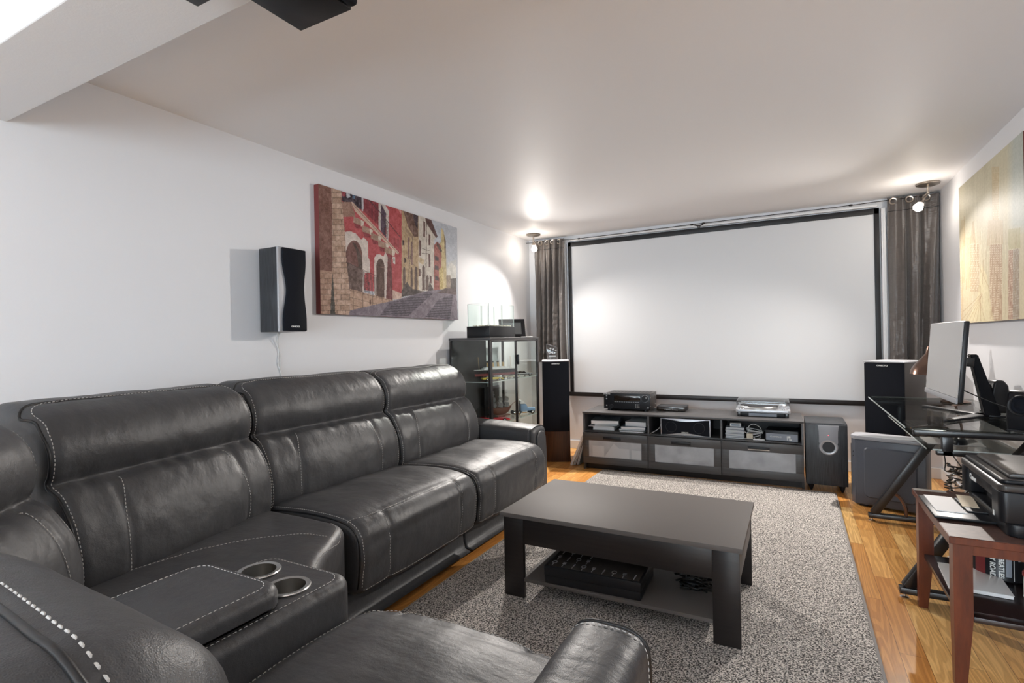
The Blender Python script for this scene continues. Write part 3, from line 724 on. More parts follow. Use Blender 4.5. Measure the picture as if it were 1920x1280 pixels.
# receiver
t = on_bench('av_receiver', 'black home theatre receiver with a round volume dial on the left of the bench', 'receiver', .150, .175, TZ)
w = .435
B().box(0, w, 0, .012, .015, .162, .003).obj('front_panel', 'softblack', t)
M['casing'] = newmat('brown_black_casing', (.035, .030, .028), .38)
b = B(); b.box(.004, w-.004, .0125, .30, .015, .158, .002).obj('casing', 'casing', t)
b = B()
for i in range(12):
    for j in range(5): b.box(.03+i*.032, .055+i*.032, .05+j*.045, .078+j*.045, .1582, .1586)
b.obj('vent_slots', 'black', t, 0)
B().box(.10, .345, -.002, 0, .092, .142, .001).obj('display_window', 'display', t)
b = B()
for i in range(11): b.box(.104+i*.0215, .118+i*.0215, -.003, 0, .080, .0835)
b.obj('button_row', 'silver', t, 0)
B().box(.115, .215, -.0026, -.002, .105, .113).obj('display_glow', 'copper', t, 0) if False else None
k = knob(.030, .02, t, 'volume_dial', 'softblack', .388, 0, .118); B().box(.400, .403, -.022, -.0203, .118, .136).obj('dial_mark', 'lettering', k, 0)
b = B(); b.lathe([(.031, 0), (.033, 0), (.033, .004), (.031, .004)], (.388, 0, .118), 32, RX(R(90)), True).obj('dial_ring', 'silver', t)
for x, z in ((.028, .135), (.028, .108), (.028, .045), (.415, .035)): knob(.006, .004, t, 'button', 'silver', x, 0, z)
knob(.016, .012, t, 'selector_knob', 'softblack', .075, 0, .042)
b = B()
for i in range(3):
    for j in range(3): b.box(.300+i*.014, .307+i*.014, -.0012, 0, .035+j*.012, .039+j*.012)
b.obj('button_pad', 'lettering', t, 0)
for x, y in ((.05, .04), (w-.05, .04), (.05, .26), (w-.05, .26)): B().lathe([(.018, 0), (.022, 0), (.022, .016), (0, .016), (0, 0)], (x, y, 0), 20).obj('foot', 'softblack', t)
for y, z in ((.03, .125), (.03, .045), (.25, .125), (.25, .045)): B().lathe([(0, 0), (.005, 0), (.004, .003), (0, .0035)], (w-.004, y, z), 12, RY(R(90))).obj('screw', 'steel', t)
text('ONKYO', .014, (.030, -.0006, .152), (R(90), 0, 0), 'lettering', t, sx=1.3, bold=.0004)
# disc player
t = on_bench('disc_player', 'slim black disc player beside the receiver', 'disc player', .625, .25, TZ)
B().box(0, .255, 0, .20, .004, .044, .003).obj('casing', 'softblack', t); B().box(.003, .252, -.004, 0, .006, .042, .001).obj('front_panel', 'display', t)
b = B()
for i in range(9): b.box(.075+i*.013, .083+i*.013, -.0048, -.004, .014, .0185)
b.obj('button_row', 'silver', t, 0); B().box(.02, .15, -.0046, -.004, .026, .0275).obj('disc_tray', 'steel', t, 0)
for x in (.03, .225):
    for y in (.03, .17): B().box(x-.01, x+.01, y-.01, y+.01, 0, .004).obj('foot', 'black', t)
# turntable
t = on_bench('turntable', 'silver record player with a clear dust cover on the right of the bench', 'turntable', 1.305, .13, TZ)
tw, td = .41, .34
b = B(); b.box(.03, tw-.03, .015, td-.02, .0, .036, .004).obj('lower_body', 'softblack', t)
for x in (.012, tw-.042):
    for y in (.01, td-.05): B().prism(rbox(x, x+.03, y, y+.03, .008), 0, .036, 'z', .002).obj('foot', 'satinblack', t)
B().box(.10, tw-.10, .011, .015, .006, .030).obj('lower_face', 'printgrey', t, 0)
B().prism(rbox(0, tw, 0, td, .02), .036, .060, 'z', .003).obj('plinth', 'silver', t)
pl = B().lathe([(0, 0), (.150, 0), (.152, .012), (.148, .018), (0, .018)], (.175, .165, .061), 48).obj('platter', 'steel', t)
B().lathe([(0, 0), (.144, 0), (.145, .003), (0, .003)], (.175, .165, .0795), 48).obj('slip_mat', 'black', pl); B().lathe([(0, 0), (.0035, 0), (.003, .01), (0, .011)], (.175, .165, .083), 12).obj('spindle', 'chrome', pl)
ta = B().lathe([(0, 0), (.028, 0), (.028, .012), (.02, .022), (0, .022)], (.355, .255, .0605), 24).obj('tonearm_base', 'silver', t)
B().tube(spline([(.357, .29, .095), (.355, .255, .095), (.352, .17, .093), (.335, .10, .092), (.315, .07, .088)], 8), .0038, 8).obj('tonearm', 'chrome', ta); B().box(.303, .322, .05, .075, .080, .090, .002).obj('headshell', 'black', ta)
for x, y in ((.035, .03), (.06, .03), (.36, .04)): B().lathe([(0, 0), (.010, 0), (.009, .007), (0, .008)], (x, y, .0605), 18).obj('control_knob', 'chrome', t)
b = B(); o_ = rbox(.004, tw-.004, .004, td-.004, .025)
b.prism(o_, .070, .128, 'z', .006); dc = b.obj('dust_cover', 'acrylic', t)
# centre speaker
def wavy(x0, x1, z0, z1, dip, n=16):
    top = [(x0+(x1-x0)*i/n, z1-dip*(math.sin(PI*i/n)**2)) for i in range(n+1)]; bot = [(x0+(x1-x0)*i/n, z0+dip*(math.sin(PI*i/n)**2)) for i in range(n+1)]
    return bot+top[::-1]
t = on_bench('centre_speaker', 'wide black centre speaker with a silver rim in the middle bay of the bench', 'speaker', .705, .015, .3575)
w, h = .41, .146
B().box(0, w, .012, .22, 0, h, .004).obj('cabinet', 'ash', t); B().box(0, w, 0, .0115, 0, h, .004).obj('rim', 'silver', t)
B().prism(wavy(.008, w-.008, .006, h-.006, .018), -.010, -.0004, 'y', .003).obj('grille', 'grille', t)
for x in (.09, .32): B().lathe([(.042, 0), (.046, 0), (.046, .003), (.042, .003)], (x, -.0098, h/2), 32, RX(R(90)), True).obj('driver_ring', 'softblack', t)
text('ONKYO', .012, (w/2, -.0105, .030), (R(90), 0, 0), 'lettering', t, sx=1.3, bold=.0004)
B().tube(spline([(-.004, .08, .11), (-.02, .04, .05), (-.06, .02, .02), (-.09, .01, .003)], 8), .0022, 6).obj('speaker_wire', 'whitecable', t, 180)
# books in the left bay
def book(x, y, z, w, d, h, rz, col, label, grp='books in the left bay of the bench', spine=None):
    t = on_bench('book', label, 'book', x, y, z, rz, grp)
    B().box(.002, w-.003, .002, d-.003, .002, h-.002, .001).obj('pages', 'paper', t)
    b = B(); b.box(0, w, 0, d, 0, .002).box(0, w, 0, d, h-.002, h).box(w-.002, w, 0, d, 0, h); b.obj('cover', col, t)
    return t
M['bookgrey'] = newmat('grey_blue_cover', (.22, .26, .29), .45); M['bookpale'] = newmat('pale_cover', (.55, .57, .58), .5); M['booknavy'] = newmat('slate_cover', (.10, .14, .19), .4)
z = .3575
for w, d, h, x, y, rz, col, lab in ((.20, .24, .030, .075, .06, 3, 'bookpale', 'pale paperback at the bottom of the left book stack'), (.235, .25, .006, .035, .05, 0, 'paper', 'thin white booklet just above the bottom of the left book stack'), (.21, .26, .017, .095, .05, 14, 'bookgrey', 'grey magazine second from the top of the left book stack'), (.255, .25, .034, .065, .035, 9, 'bookgrey', 'thick grey-blue book on top of the left book stack')):
    book(x, y, z, w, d, h, R(rz), col, lab); z += h+.0008
book(.335, .03, .3575, .22, .26, .010, R(-2), 'bookpale', 'pale booklet at the bottom of the right book stack')
book(.325, .05, .3682, .23, .25, .012, R(4), 'bookgrey', 'grey paperback second from the bottom of the right book stack')
book(.345, .04, .3810, .22, .26, .024, R(2), 'booknavy', 'slate covered book third from the bottom of the right book stack')
book(.375, .08, .4058, .19, .24, .040, R(-3), 'bookpale', 'thick pale book on top of the right book stack')
# right bay: disc cases, adapter, cables, boxed part
z = .3575
for i in range(9):
    t = on_bench('disc_case', 'clear disc case, number %s from the bottom of the disc stack' % ['one', 'two', 'three', 'four', 'five', 'six', 'seven', 'eight', 'nine'][i], 'disc case', 1.228+.002*(i % 3), .04+.006*((i*5) % 3), z, R(random.uniform(-2, 2)), 'disc cases stacked in the right bay')
    t['label'] = 'clear disc case, %s of the small stack in the right bay' % ['lowest', 'second from the bottom', 'third from the bottom', 'fourth from the bottom', 'middle one', 'fourth from the top', 'third from the top', 'second from the top', 'topmost'][i]
    B().box(0, .142, 0, .125, 0, .0098, .001).obj('case', 'printgrey', t); B().box(.001, .141, -.0006, 0, .0025, .0072).obj('spine_label', 'paper' if i % 2 else 'bookpale', t, 0); z += .0101
t = on_bench('small_white_box', 'small white carton on top of the disc cases', 'box', 1.262, .09, z, R(4)); B().box(0, .085, 0, .05, 0, .028, .001).obj('carton', 'white', t); B().box(.01, .075, -.0005, 0, .006, .02).obj('label', 'bookgrey', t, 0)
t = on_bench('power_adapter', 'beige mains adapter between the disc cases and the dark box', 'adapter', 1.39, .05, .3575, R(5)); B().box(0, .048, 0, .04, 0, .045, .004).obj('body', 'cream', t)
t = on_bench('white_cable', 'coiled white cable in the right bay of the bench', 'cable', 1.448, .12, .3575)
for k in range(6): B().tube([Vector(((.045+.004*k)*math.cos(a), .02+.03*math.sin(a), .008+.011*k+.012*math.sin(a+k))) for a in np.linspace(0, 2*PI, 25)[:-1]], .0032, 6, True).obj('loop', 'whitecable', t, 180)
B().tube(spline([(-.10, -.05, .070), (-.05, -.06, .045), (-.01, -.06, .02), (.0, -.07, .006), (-.08, -.075, .005)], 8), .003, 6).obj('lead', 'whitecable', t, 180)
B().tube(spline([(-.05, 0, .02), (-.045, .0, .09), (-.005, 0, .115), (.04, 0, .09), (.06, 0, .04)], 8), .003, 6).obj('arch', 'whitecable', t, 180)
t = on_bench('graphics_card_box', 'dark printed carton lying in the right bay of the bench', 'box', 1.530, .045, .3578, R(-6))
b = B(); b.box(0, .235, 0, .20, 0, .085, .002); b.obj('carton', 'softblack', t)
B().box(.004, .231, -.0006, 0, .004, .060).obj('printed_face', 'printgrey', t, 0)
b = B(); b.box(.155, .160, -.0012, -.0006, .012, .045).box(.165, .18, -.0012, -.0006, .03, .046).box(.17, .19, -.0012, -.0006, .012, .022); b.obj('printed_ornament', 'lettering', t, 0)
text('GAMING', .017, (.075, -.0008, .034), (R(90), 0, 0), 'lettering', t, sx=1.25)
t = on_bench('white_gadget', 'slim white and black gadget at the front of the right bay', 'gadget', 1.44, .015, .3575, R(3)); B().box(0, .085, 0, .03, 0, .010, .003).obj('body', 'white', t); 

# ================================================================== SUBWOOFER
sa = R(.5)
t = thing('subwoofer', 'black ash subwoofer box with a grey port panel right of the media bench', 'subwoofer', (.068, 4.665, 0), sa)
w, d = .277, .40
B().box(0, w, .012, d, .055, .525, .003).obj('cabinet', 'ash', t); B().box(0, w, 0, .0115, .055, .515, .003).obj('front_board', 'ash', t)
out = [(.085, .512)]+[(.085+.022*math.sin(PI/2*k/8)**2-.0*k, .512-.11*k/8) for k in range(9)]
cx, cz_ = .152, .36
pl = []
for k in range(25): a = R(160+220*k/24); pl.append((cx+.063*math.cos(a), cz_-.01+.063*math.sin(a)))
pl = [(.082, .512), (.088, .47), (.090, .42), (.089, .385)]+pl+[(.215, .385), (.214, .42), (.216, .47), (.222, .512)]
B().prism(pl, -.006, -.0004, 'y', .002).obj('port_panel', 'grey', t)
B().lathe([(.040, .0), (.056, .002), (.058, .006), (.052, .011), (.044, .009), (.040, -.02)], (cx, -.006, cz_-.012), 40, RX(R(90))).obj('port_ring', 'silver', t)
B().lathe([(0, 0), (.041, 0), (.041, .004), (0, .004)], (cx, -.0062, cz_-.012), 32, RX(R(90))).obj('port_hole', 'black', t)
B().lathe([(0, 0), (.003, 0), (0, .003)], (cx, -.006, .437), 12, RX(R(90))).obj('power_light', 'led', t, label='small red indicator light')
for x in (.035, w-.035):
    for y in (.05, d-.05): B().lathe([(0, 0), (.008, .0), (.022, .045), (.024, .0545), (0, .0545)], (x, y, 0), 16).obj('cone_foot', 'softblack', t)

# ================================================================== TOWER SPEAKERS
def tower(label, loc, rz, sc=1.0, skirt='walnut'):
    t = thing('tower_speaker', label, 'speaker', loc, rz, None); w, h, d = .272*sc, .988*(1 if sc < 1.02 else .99), .30*sc
    lo = B(); lo.box(0, w, .012, d, .012, h, .003); c = lo.obj('cabinet', skirt, t)
    B().prism([(-.006, .012+.0)]+[(x, -.010*math.sin(PI*(x+.006)/(w+.012))) for x in np.linspace(-.006, w+.006, 12)]+[(w+.006, d+.006), (-.006, d+.006)], 0, .012, 'z').obj('base_plate', 'walnut', t)
    n = 14; arc = [(w*i/n, -.014*math.sin(PI*i/n)) for i in range(n+1)]
    B().prism(arc+[(w, .0115), (0, .0115)], .30, h-.004, 'z', .002).obj('grille', 'grille', t, 60)
    B().prism([(x, y+.004) for x, y in arc]+[(w, .0115), (0, .0115)], .012, .2995, 'z').obj('lower_baffle', 'walnut', t, 60)
    B().prism([(-.003, -.002)]+[(x, y-.006) for x, y in arc]+[(w+.003, -.002), (w+.003, d+.003), (-.003, d+.003)], h+.0005, h+.010, 'z', .002).obj('top_cap', 'silver', t, 50)
    text('ONKYO', .014, (w*.5, -.0165, h-.022), (R(90), 0, 0), 'lettering', t, sx=1.5, bold=.0005); return t
tower('black tower speaker with a wooden lower section, left of the screen behind the sofa end', (-2.20, 4.745, 0), R(23.5), .97)
tower('black tower speaker right of the screen, behind the glass desk and the computer tower', (.468, 4.802, 0), math.atan2(-.16, .23), 1.0, 'casing')
# award on left tower
t = thing('glass_award', 'clear engraved crystal award standing on the left tower speaker', 'award', (-2.17, 4.93, 1.0), R(24))
B().prism(rbox(-.05, .05, -.025, .025, .006), 0, .012, 'z', .002).obj('foot', 'acrylic', t)
M['crystal'] = newmat('cut_crystal', (.95, .97, 1), .02, trans=1, ior=1.5)
B().prism([(-.055, .0125), (.055, .0125), (.058, .125), (-.058, .165)], -.010, .010, 'y', .003).obj('plaque', 'crystal', t)
b = B(); rnd = random.Random(5)
for i in range(12):
    x = rnd.uniform(-.04, .03); z = rnd.uniform(.055, .11); b.box(x, x+rnd.uniform(.006, .018), .0108, .0114, z, z+rnd.uniform(.006, .016))
b.box(-.03, .035, .0108, .0114, .032, .046); b.obj('engraving', 'lettering', t, 0)
# ================================================================== RECORDS LEANING ON THE BENCH
cols = [('cream', 'cream sleeved record at the outer side of the leaning records'), ('bookpale', 'pale sleeved record second from the outer side of the leaning records'), ('rigging', 'brown sleeved record in the middle of the leaning records'), ('paper', 'white sleeved record second from the bench in the leaning records'), ('bookgrey', 'grey sleeved record right against the bench side')]
xx = -1.905
for i, (c, l) in enumerate(cols):
    th = .022 if i == 0 else .007
    lean = math.asin(min(.5, (.125-.012*i)/.31))
    t = thing('vinyl_record', l, 'record', (xx, 4.70+.012*i, .001), 0, 'records leaning between the left tower speaker and the bench')
    T_ = RY(lean)
    B().add((lambda q: q.bm)(B().box(0, th, 0, .31, 0, .31, .0008)), T_, (th, 0, 0)).obj('sleeve', c, t)
    B().add((lambda q: q.bm)(B().box(.001, th-.001, -.0006, 0, .004, .306)), T_, (th, 0, 0)).obj('sleeve_opening', 'paper', t, 0)
    xx += th/math.cos(lean)+.0045
# ================================================================== WALL SPEAKER
t = thing('wall_speaker', 'black surround speaker mounted on the left wall beside the street canvas', 'speaker', (XL+.002, 2.075, 1.51))
# box turned a little towards the seats: local x out of the wall, local y towards the screen
T = Matrix.Rotation(R(24), 4, 'Z')
T = Matrix.Identity(4)
zb, zt = -.235, .235
b = B(); b.box(0, .018, -.05, .05, -.06, .06, .003); b.obj('wall_bracket', 'softblack', t)
sp = [(.02, -.115), (.172, -.115), (.172, .065), (.02, .065)]
B().prism([(.018, -.115), (.165, -.115), (.165, .06), (.018, .06)], zb, zt, 'z', .003).obj('cabinet', 'ash', t)
B().prism([(.1655, -.117), (.180, -.117), (.180, .062), (.1655, .062)], zb-.001, zt+.001, 'z', .003).obj('silver_front', 'silver', t)
n = 20; yl, yr = -.098, .058
L_ = [(yl+.026*math.sin(PI*min(1, max(0, (i/n-.12)/.76)))**2, zb+.004+(zt-zb-.008)*i/n) for i in range(n+1)]
R_ = [(yr-.014*math.sin(PI*min(1, max(0, (i/n-.12)/.76)))**2, zb+.004+(zt-zb-.008)*i/n) for i in range(n+1)]
B().prism(L_+R_[::-1], .1805, .196, 'x', .004).obj('grille', 'grille', t, 60)
text('ONKYO', .012, (.1965, -.022, zb+.028), (R(90), 0, R(90)), 'lettering', t, sx=1.3, bold=.0004)
t2 = thing('speaker_cable', 'pale speaker cable hanging down the wall below the wall speaker', 'cable', (XL+.006, 2.08, 1.2))
T = Matrix.Translation((-(XL+.006), -2.08, -1.2))
b = B(T); b.tube(spline([(XL+.05, 2.06, 1.272), (XL+.02, 2.075, 1.23), (XL+.006, 2.09, 1.17), (XL+.006, 2.085, 1.09), (XL+.006, 2.11, 1.0), (XL+.006, 2.10, .85)], 10), .0028, 6).obj('cable', 'whitecable', t2, 180)
b = B(T); b.tube(spline([(XL+.05, 2.05, 1.272), (XL+.018, 2.065, 1.22), (XL+.0055, 2.10, 1.14), (XL+.0055, 2.10, 1.04), (XL+.0055, 2.095, .85)], 10), .002, 6).obj('cable', 'whitecable', t2, 180)
# ceiling speakers near the camera
def ceil_spk(label, x0, x1, y0, y1, z0, z1):
    cx, cy = (x0+x1)/2, (y0+y1)/2; t = thing('ceiling_speaker', label, 'speaker', (cx, cy, BZ)); T = Matrix.Translation((-cx, -cy, -BZ))
    B(T).box(x0, x1-.022, y0, y1, z0, z1, .002).obj('cabinet', 'softblack', t)
    B(T).box(x1-.0218, x1, y0+.001, y1-.001, z0+.001, z1-.001, .008, 4).obj('grille', 'grille', t)
    B(T).box(cx-.05, cx+.05, cy-.09, cy+.05, z1, BZ-.0005, .002).obj('ceiling_bracket', 'softblack', t)
ceil_spk('large black speaker hung under the ceiling at the top edge of the photo', -.968, -.792, .52, .832, 1.905, 2.0715)
t = thing('black_box', 'small black box fixed under the ceiling beam left of the large hanging speaker', 'box', (-1.14, .70, 2.0))
B().box(-.088, .08, -.045, .058, 0, .083, .003).obj('casing', 'softblack', t); B().box(-.07, .062, -.0465, -.0455, .01, .07).obj('front_panel', 'black', t)
# ================================================================== CANVASES (painted pixel fields on a fine mesh)
f_px = FPX
def ray(x, y): return cf*f_px+cr2*(x-960)-cu2*(y-640)
def onX(x, y, X): d = ray(x, y); t = X/d.x; return (t*d.y, CAMH+t*d.z)
def inside(PX, PY, poly):
    r = np.zeros(PX.shape, bool); n = len(poly)
    for i in range(n):
        (x1, y1), (x2, y2) = poly[i-1], poly[i]
        if y1 == y2: continue
        c = ((y1 > PY) != (y2 > PY)) & (PX < (x2-x1)*(PY-y1)/(y2-y1)+x1); r ^= c
    return r
def canvas_mesh(name, X, Y0, Y1, Z0, Z1, nx, nz, paintfn, parent, T, side):
    ys = np.linspace(Y0, Y1, nx+1); zs = np.linspace(Z0, Z1, nz+1)
    YY, ZZ = np.meshgrid(ys, zs, indexing='ij'); col = paintfn(YY, ZZ)
    me = bpy.data.meshes.new(name); V = [(X-T[0], y-T[1], z-T[2]) for y in ys for z in zs]
    F = [(i*(nz+1)+j, (i+1)*(nz+1)+j, (i+1)*(nz+1)+j+1, i*(nz+1)+j+1) for i in range(nx) for j in range(nz)]
    if side < 0: F = [f[::-1] for f in F]
    me.from_pydata(V, [], F); ca = me.color_attributes.new('paint', 'FLOAT_COLOR', 'POINT')
    c4 = np.ones(((nx+1)*(nz+1), 4), np.float32); c = col.reshape(-1, 3)/255.; c4[:, :3] = np.where(c <= .04045, c/12.92, ((c+.055)/1.055)**2.4)
    ca.data.foreach_set('color', c4.ravel()); me.materials.append(M['canvas'])
    o = bpy.data.objects.new(name, me); COL.objects.link(o); o.parent = parent; return o
m = newmat('printed_canvas', rough=.6, spec=.3); M['canvas'] = m
at = N(m, 'ShaderNodeAttribute'); at.attribute_name = 'paint'; setc(m, at.outputs['Color'])
setn(m, bump(m, tex(m, coords(m), 700, 1).outputs[0], .15, .001))
rs = np.random.RandomState(2)
def vnoise(a, b, f, seed=0):
    """cheap value noise"""
    r = np.random.RandomState(seed); G = r.rand(64, 64); x = a*f; y = b*f; xi = np.floor(x).astype(int); yi = np.floor(y).astype(int); fx = x-xi; fy = y-yi
    fx = fx*fx*(3-2*fx); fy = fy*fy*(3-2*fy); g = lambda i, j: G[i % 64, j % 64]
    return (g(xi, yi)*(1-fx)+g(xi+1, yi)*fx)*(1-fy)+(g(xi, yi+1)*(1-fx)+g(xi+1, yi+1)*fx)*fy
# street scene: shapes traced at crop scale 4.571 from (590,330)
CXp = XL+.042
def to_px(YY, ZZ, X, ox, oy, s):
    dx = X; d = np.stack([np.full(YY.shape, X), YY, ZZ-CAMH], -1)
    r = d@np.array(cr2); u = d@np.array(cu2); w = d@np.array(cf)
    return ((960+FPX*r/w)-ox)*s, ((640-FPX*u/w)-oy)*s
def street(YY, ZZ):
    A, Bp = to_px(YY, ZZ, CXp, 590, 330, 4.571)
    C = np.zeros(YY.shape+(3,)); C[:] = (196, 200, 210)
    def P(poly, col, ns=10, f=60, seed=1):
        k = inside(A, Bp, poly); nz = (vnoise(YY, ZZ, f, seed)-.5)*2*ns+(vnoise(YY, ZZ, f*4, seed+5)-.5)*ns
        C[k] = np.array(col)+nz[k][:, None]; return k
    def L(x0, y0, x1, y1, w, col):
        dx, dy = x1-x0, y1-y0; l = math.hypot(dx, dy); px, py = -dy/l*w/2, dx/l*w/2; P([(x0+px, y0+py), (x1+px, y1+py), (x1-px, y1-py), (x0-px, y0-py)], col, 4)
    def arch(x0, x1, yb0, yb1, yt, h, col, ns=10):
        pts = [(x0, yb0), (x0, yt+h)]+[(x0+(x1-x0)*(.5-.5*math.cos(PI*k/10)), yt+h-h*math.sin(PI*k/10)) for k in range(11)]+[(x1, yt+h), (x1, yb1)]; P(pts, col, ns)
    # far street, sky already in
    P([(1125, 745), (1215, 715), (1215, 990), (1125, 990)], (205, 205, 205)); P([(1130, 790), (1170, 740), (1215, 780), (1215, 960), (1130, 960)], (222, 218, 208))
    P([(1165, 880), (1215, 872), (1215, 990), (1165, 990)], (92, 78, 72)); P([(1120, 850), (1165, 850), (1165, 985), (1120, 985)], (160, 138, 118), 20)
    P([(1085, 440), (1105, 470), (1125, 600), (1130, 990), (1060, 990), (1060, 600), (1085, 560)], (214, 190, 132), 18); P([(1110, 500), (1125, 560), (1122, 720), (1112, 640)], (120, 98, 80))
    P([(1050, 560), (1085, 600), (1088, 700), (1075, 990), (1015, 990), (1015, 600)], (170, 88, 76), 20); P([(1050, 560), (1092, 640), (1085, 660), (1045, 600)], (92, 62, 52))
    for y in (680, 760, 850): P([(1030, y), (1062, y+16), (1062, y+50), (1030, y+40)], (72, 50, 52))
    P([(1065, 800), (1100, 770), (1105, 960), (1070, 970)], (206, 178, 104), 25)
    P([(890, 330), (965, 350), (1050, 520), (1025, 545), (1020, 985), (890, 985)], (216, 204, 190), 12)   # white house
    P([(945, 340), (990, 350), (1055, 520), (1040, 530), (955, 400)], (96, 62, 58), 14)
    for x, y, h in ((940, 385, 140), (985, 495, 100), (905, 545, 140), (985, 665, 120), (900, 790, 70), (995, 850, 70)): P([(x-9, y), (x+7, y+9), (x+7, y+h), (x-9, y+h-6)], (108, 72, 68), 12)
    for x in (935, 968): arch(x-14, x+10, 980, 980, 850 if x > 950 else 765, 24, (112, 88, 80))
    L(960, 400, 952, 970, 6, (120, 100, 92)); L(918, 620, 985, 640, 4, (80, 60, 60)); L(918, 660, 985, 668, 4, (80, 60, 60))
    P([(893, 690), (940, 720), (930, 762), (898, 740)], (206, 180, 140), 18)
    P([(745, 265), (890, 320), (890, 985), (745, 1010)], (196, 164, 124), 16)     # ochre house
    P([(752, 272), (885, 318), (888, 520), (850, 520), (800, 430)], (118, 84, 72), 26); P([(835, 310), (888, 322), (882, 455), (862, 420)], (70, 52, 62), 20)
    P([(775, 430), (845, 520), (845, 545), (775, 470)], (160, 130, 100))
    for x, y, h in ((760, 545, 48), (805, 520, 190), (832, 560, 200), (775, 700, 40)): P([(x-8, y), (x+8, y+8), (x+8, y+h), (x-8, y+h)], (142, 106, 100) if h > 60 else (76, 52, 48), 14)
    for a, b_, y in ((756, 778, 775), (822, 840, 780), (856, 882, 775)): arch(a, b_, 1000, 985, y, 40, (104, 80, 70), 18)
    L(845, 480, 795, 920, 4, (110, 90, 80)); L(780, 690, 920, 830, 3, (110, 90, 80))
    P([(745, 980), (790, 905), (830, 965), (920, 985), (970, 990), (985, 900), (1020, 975), (1020, 990), (745, 1035)], (86, 72, 68), 22)
    P([(225, 50), (745, 232), (745, 1010), (225, 960)], (196, 74, 78), 9)           # red house
    P([(690, 245), (742, 268), (742, 330)], (206, 132, 126))
    P([(225, 95), (400, 150), (405, 290), (235, 215)], (70, 54, 66), 34); P([(270, 120), (300, 110), (305, 180), (275, 190)], (205, 205, 215), 30); P([(325, 130), (350, 140), (345, 200), (322, 190)], (80, 110, 140), 30); P([(232, 110), (268, 118), (265, 180), (235, 170)], (150, 50, 60), 20)
    L(407, 150, 412, 300, 16, (196, 190, 196)); P([(418, 165), (548, 205), (548, 420), (418, 300)], (158, 52, 62), 12)
    for k in range(11): L(430+k*11, 170+k*8, 432+k*11, 312+k*11, 3, (92, 36, 44))
    P([(548, 205), (585, 210), (635, 300), (632, 560), (612, 530), (612, 320), (575, 250), (568, 470), (548, 450)], (212, 200, 192), 8); P([(568, 235), (612, 320), (610, 525), (565, 468)], (88, 64, 84), 16)
    L(430, 165, 560, 310, 7, (84, 50, 56)); L(560, 310, 735, 525, 6, (84, 50, 56))
    for k in range(9): L(585+k*5, 330+k*9, 583+k*5, 470+k*9, 2.5, (70, 44, 54))
    for k in range(8): L(655+k*11, 520+k*3, 655+k*11, 598+k*9, 2.5, (98, 42, 50))
    P([(232, 220), (312, 222), (345, 320), (345, 348), (240, 350)], (164, 122, 104), 14)
    for x, y in ((332, 345), (408, 420), (482, 482), (545, 545), (600, 600)):
        P([(x, y), (x+85, y+38), (x+80, y+78), (x+20, y+72), (x, y+52)], (176, 138, 118), 14); P([(x+62, y+30), (x+92, y+44), (x+84, y+82), (x+66, y+84)], (222, 204, 186), 8); P([(x+4, y+56), (x+55, y+74), (x+80, y+110), (x+20, y+100)], (150, 50, 58), 8)
    P([(312, 222), (325, 222), (722, 655), (720, 672), (700, 662), (345, 300)], (216, 180, 158), 8); L(330, 245, 722, 668, 4, (128, 84, 76))
    P([(255, 480), (300, 472), (350, 490), (398, 545), (420, 525), (455, 560), (458, 700), (470, 715), (475, 830), (430, 830), (420, 990), (262, 960)], (224, 206, 196), 10)
    arch(264, 410, 985, 1000, 550, 150, (124, 78, 70), 14); P([(320, 560), (352, 585), (395, 665), (408, 740), (408, 985), (376, 985), (372, 740), (355, 640)], (88, 66, 58), 14); P([(275, 740), (408, 800), (408, 995), (290, 985)], (110, 84, 76), 24)
    P([(510, 760), (512, 700), (530, 672), (556, 668), (590, 690), (606, 650), (625, 690), (625, 1055), (510, 1040)], (224, 206, 196), 10)
    arch(528, 598, 1035, 1050, 708, 70, (100, 70, 60), 14); L(545, 775, 590, 785, 4, (150, 100, 92))
    P([(628, 690), (655, 700), (668, 930), (668, 1060), (612, 1055), (622, 800)], (124, 62, 62), 14)
    P([(668, 690), (690, 695), (690, 755), (672, 745)], (226, 214, 206), 5); P([(676, 702), (684, 704), (684, 735), (676, 730)], (84, 70, 64), 5)
    for k in range(18): L(412+k*7, 805+k*4, 414+k*7, 985+k*5, 2.2, (84, 62, 62))
    L(275, 738, 470, 830, 4, (84, 62, 62)); L(470, 830, 528, 855, 4, (84, 62, 62))
    for x, y in ((440, 860), (452, 920), (445, 970)):
        for a in range(14): L(x+14*math.cos(a*.45), y+18*math.sin(a*.45), x+14*math.cos((a+1)*.45), y+18*math.sin((a+1)*.45), 3, (70, 54, 56))
    P([(668, 975), (745, 1005), (745, 1045), (690, 1060), (668, 1055)], (212, 176, 158), 14)
    P([(300, 965), (560, 1035), (700, 1070), (640, 1085), (310, 1160), (298, 1100)], (200, 160, 134), 16)
    P([(20, 0), (140, 40), (165, 200), (152, 820), (20, 800)], (136, 90, 76), 16)     # near stone corner
    P([(140, 20), (225, 60), (232, 230), (262, 500), (270, 700), (300, 980), (310, 1225), (150, 1225), (150, 300)], (200, 162, 138), 14)
    P([(20, 800), (152, 820), (180, 1225), (20, 1225)], (188, 146, 122), 14); P([(150, 830), (160, 900), (180, 1225), (132, 1225)], (84, 78, 70), 14)
    k = inside(A, Bp, [(140, 20), (225, 60), (262, 500), (300, 980), (310, 1225), (20, 1225), (20, 830), (150, 830)])
    row = np.floor(Bp/46); off = (row % 2)*36+7*np.sin(row*3); e = (np.abs((Bp % 46)-2) < 3) | (np.abs(((A+off) % 74)-3) < 3)
    C[k & e] *= .74; tone = (np.sin(row*12.9+np.floor((A+off)/74)*7.3)*43758 % 1); C[k] += ((tone[k]-.5)*26)[:, None]
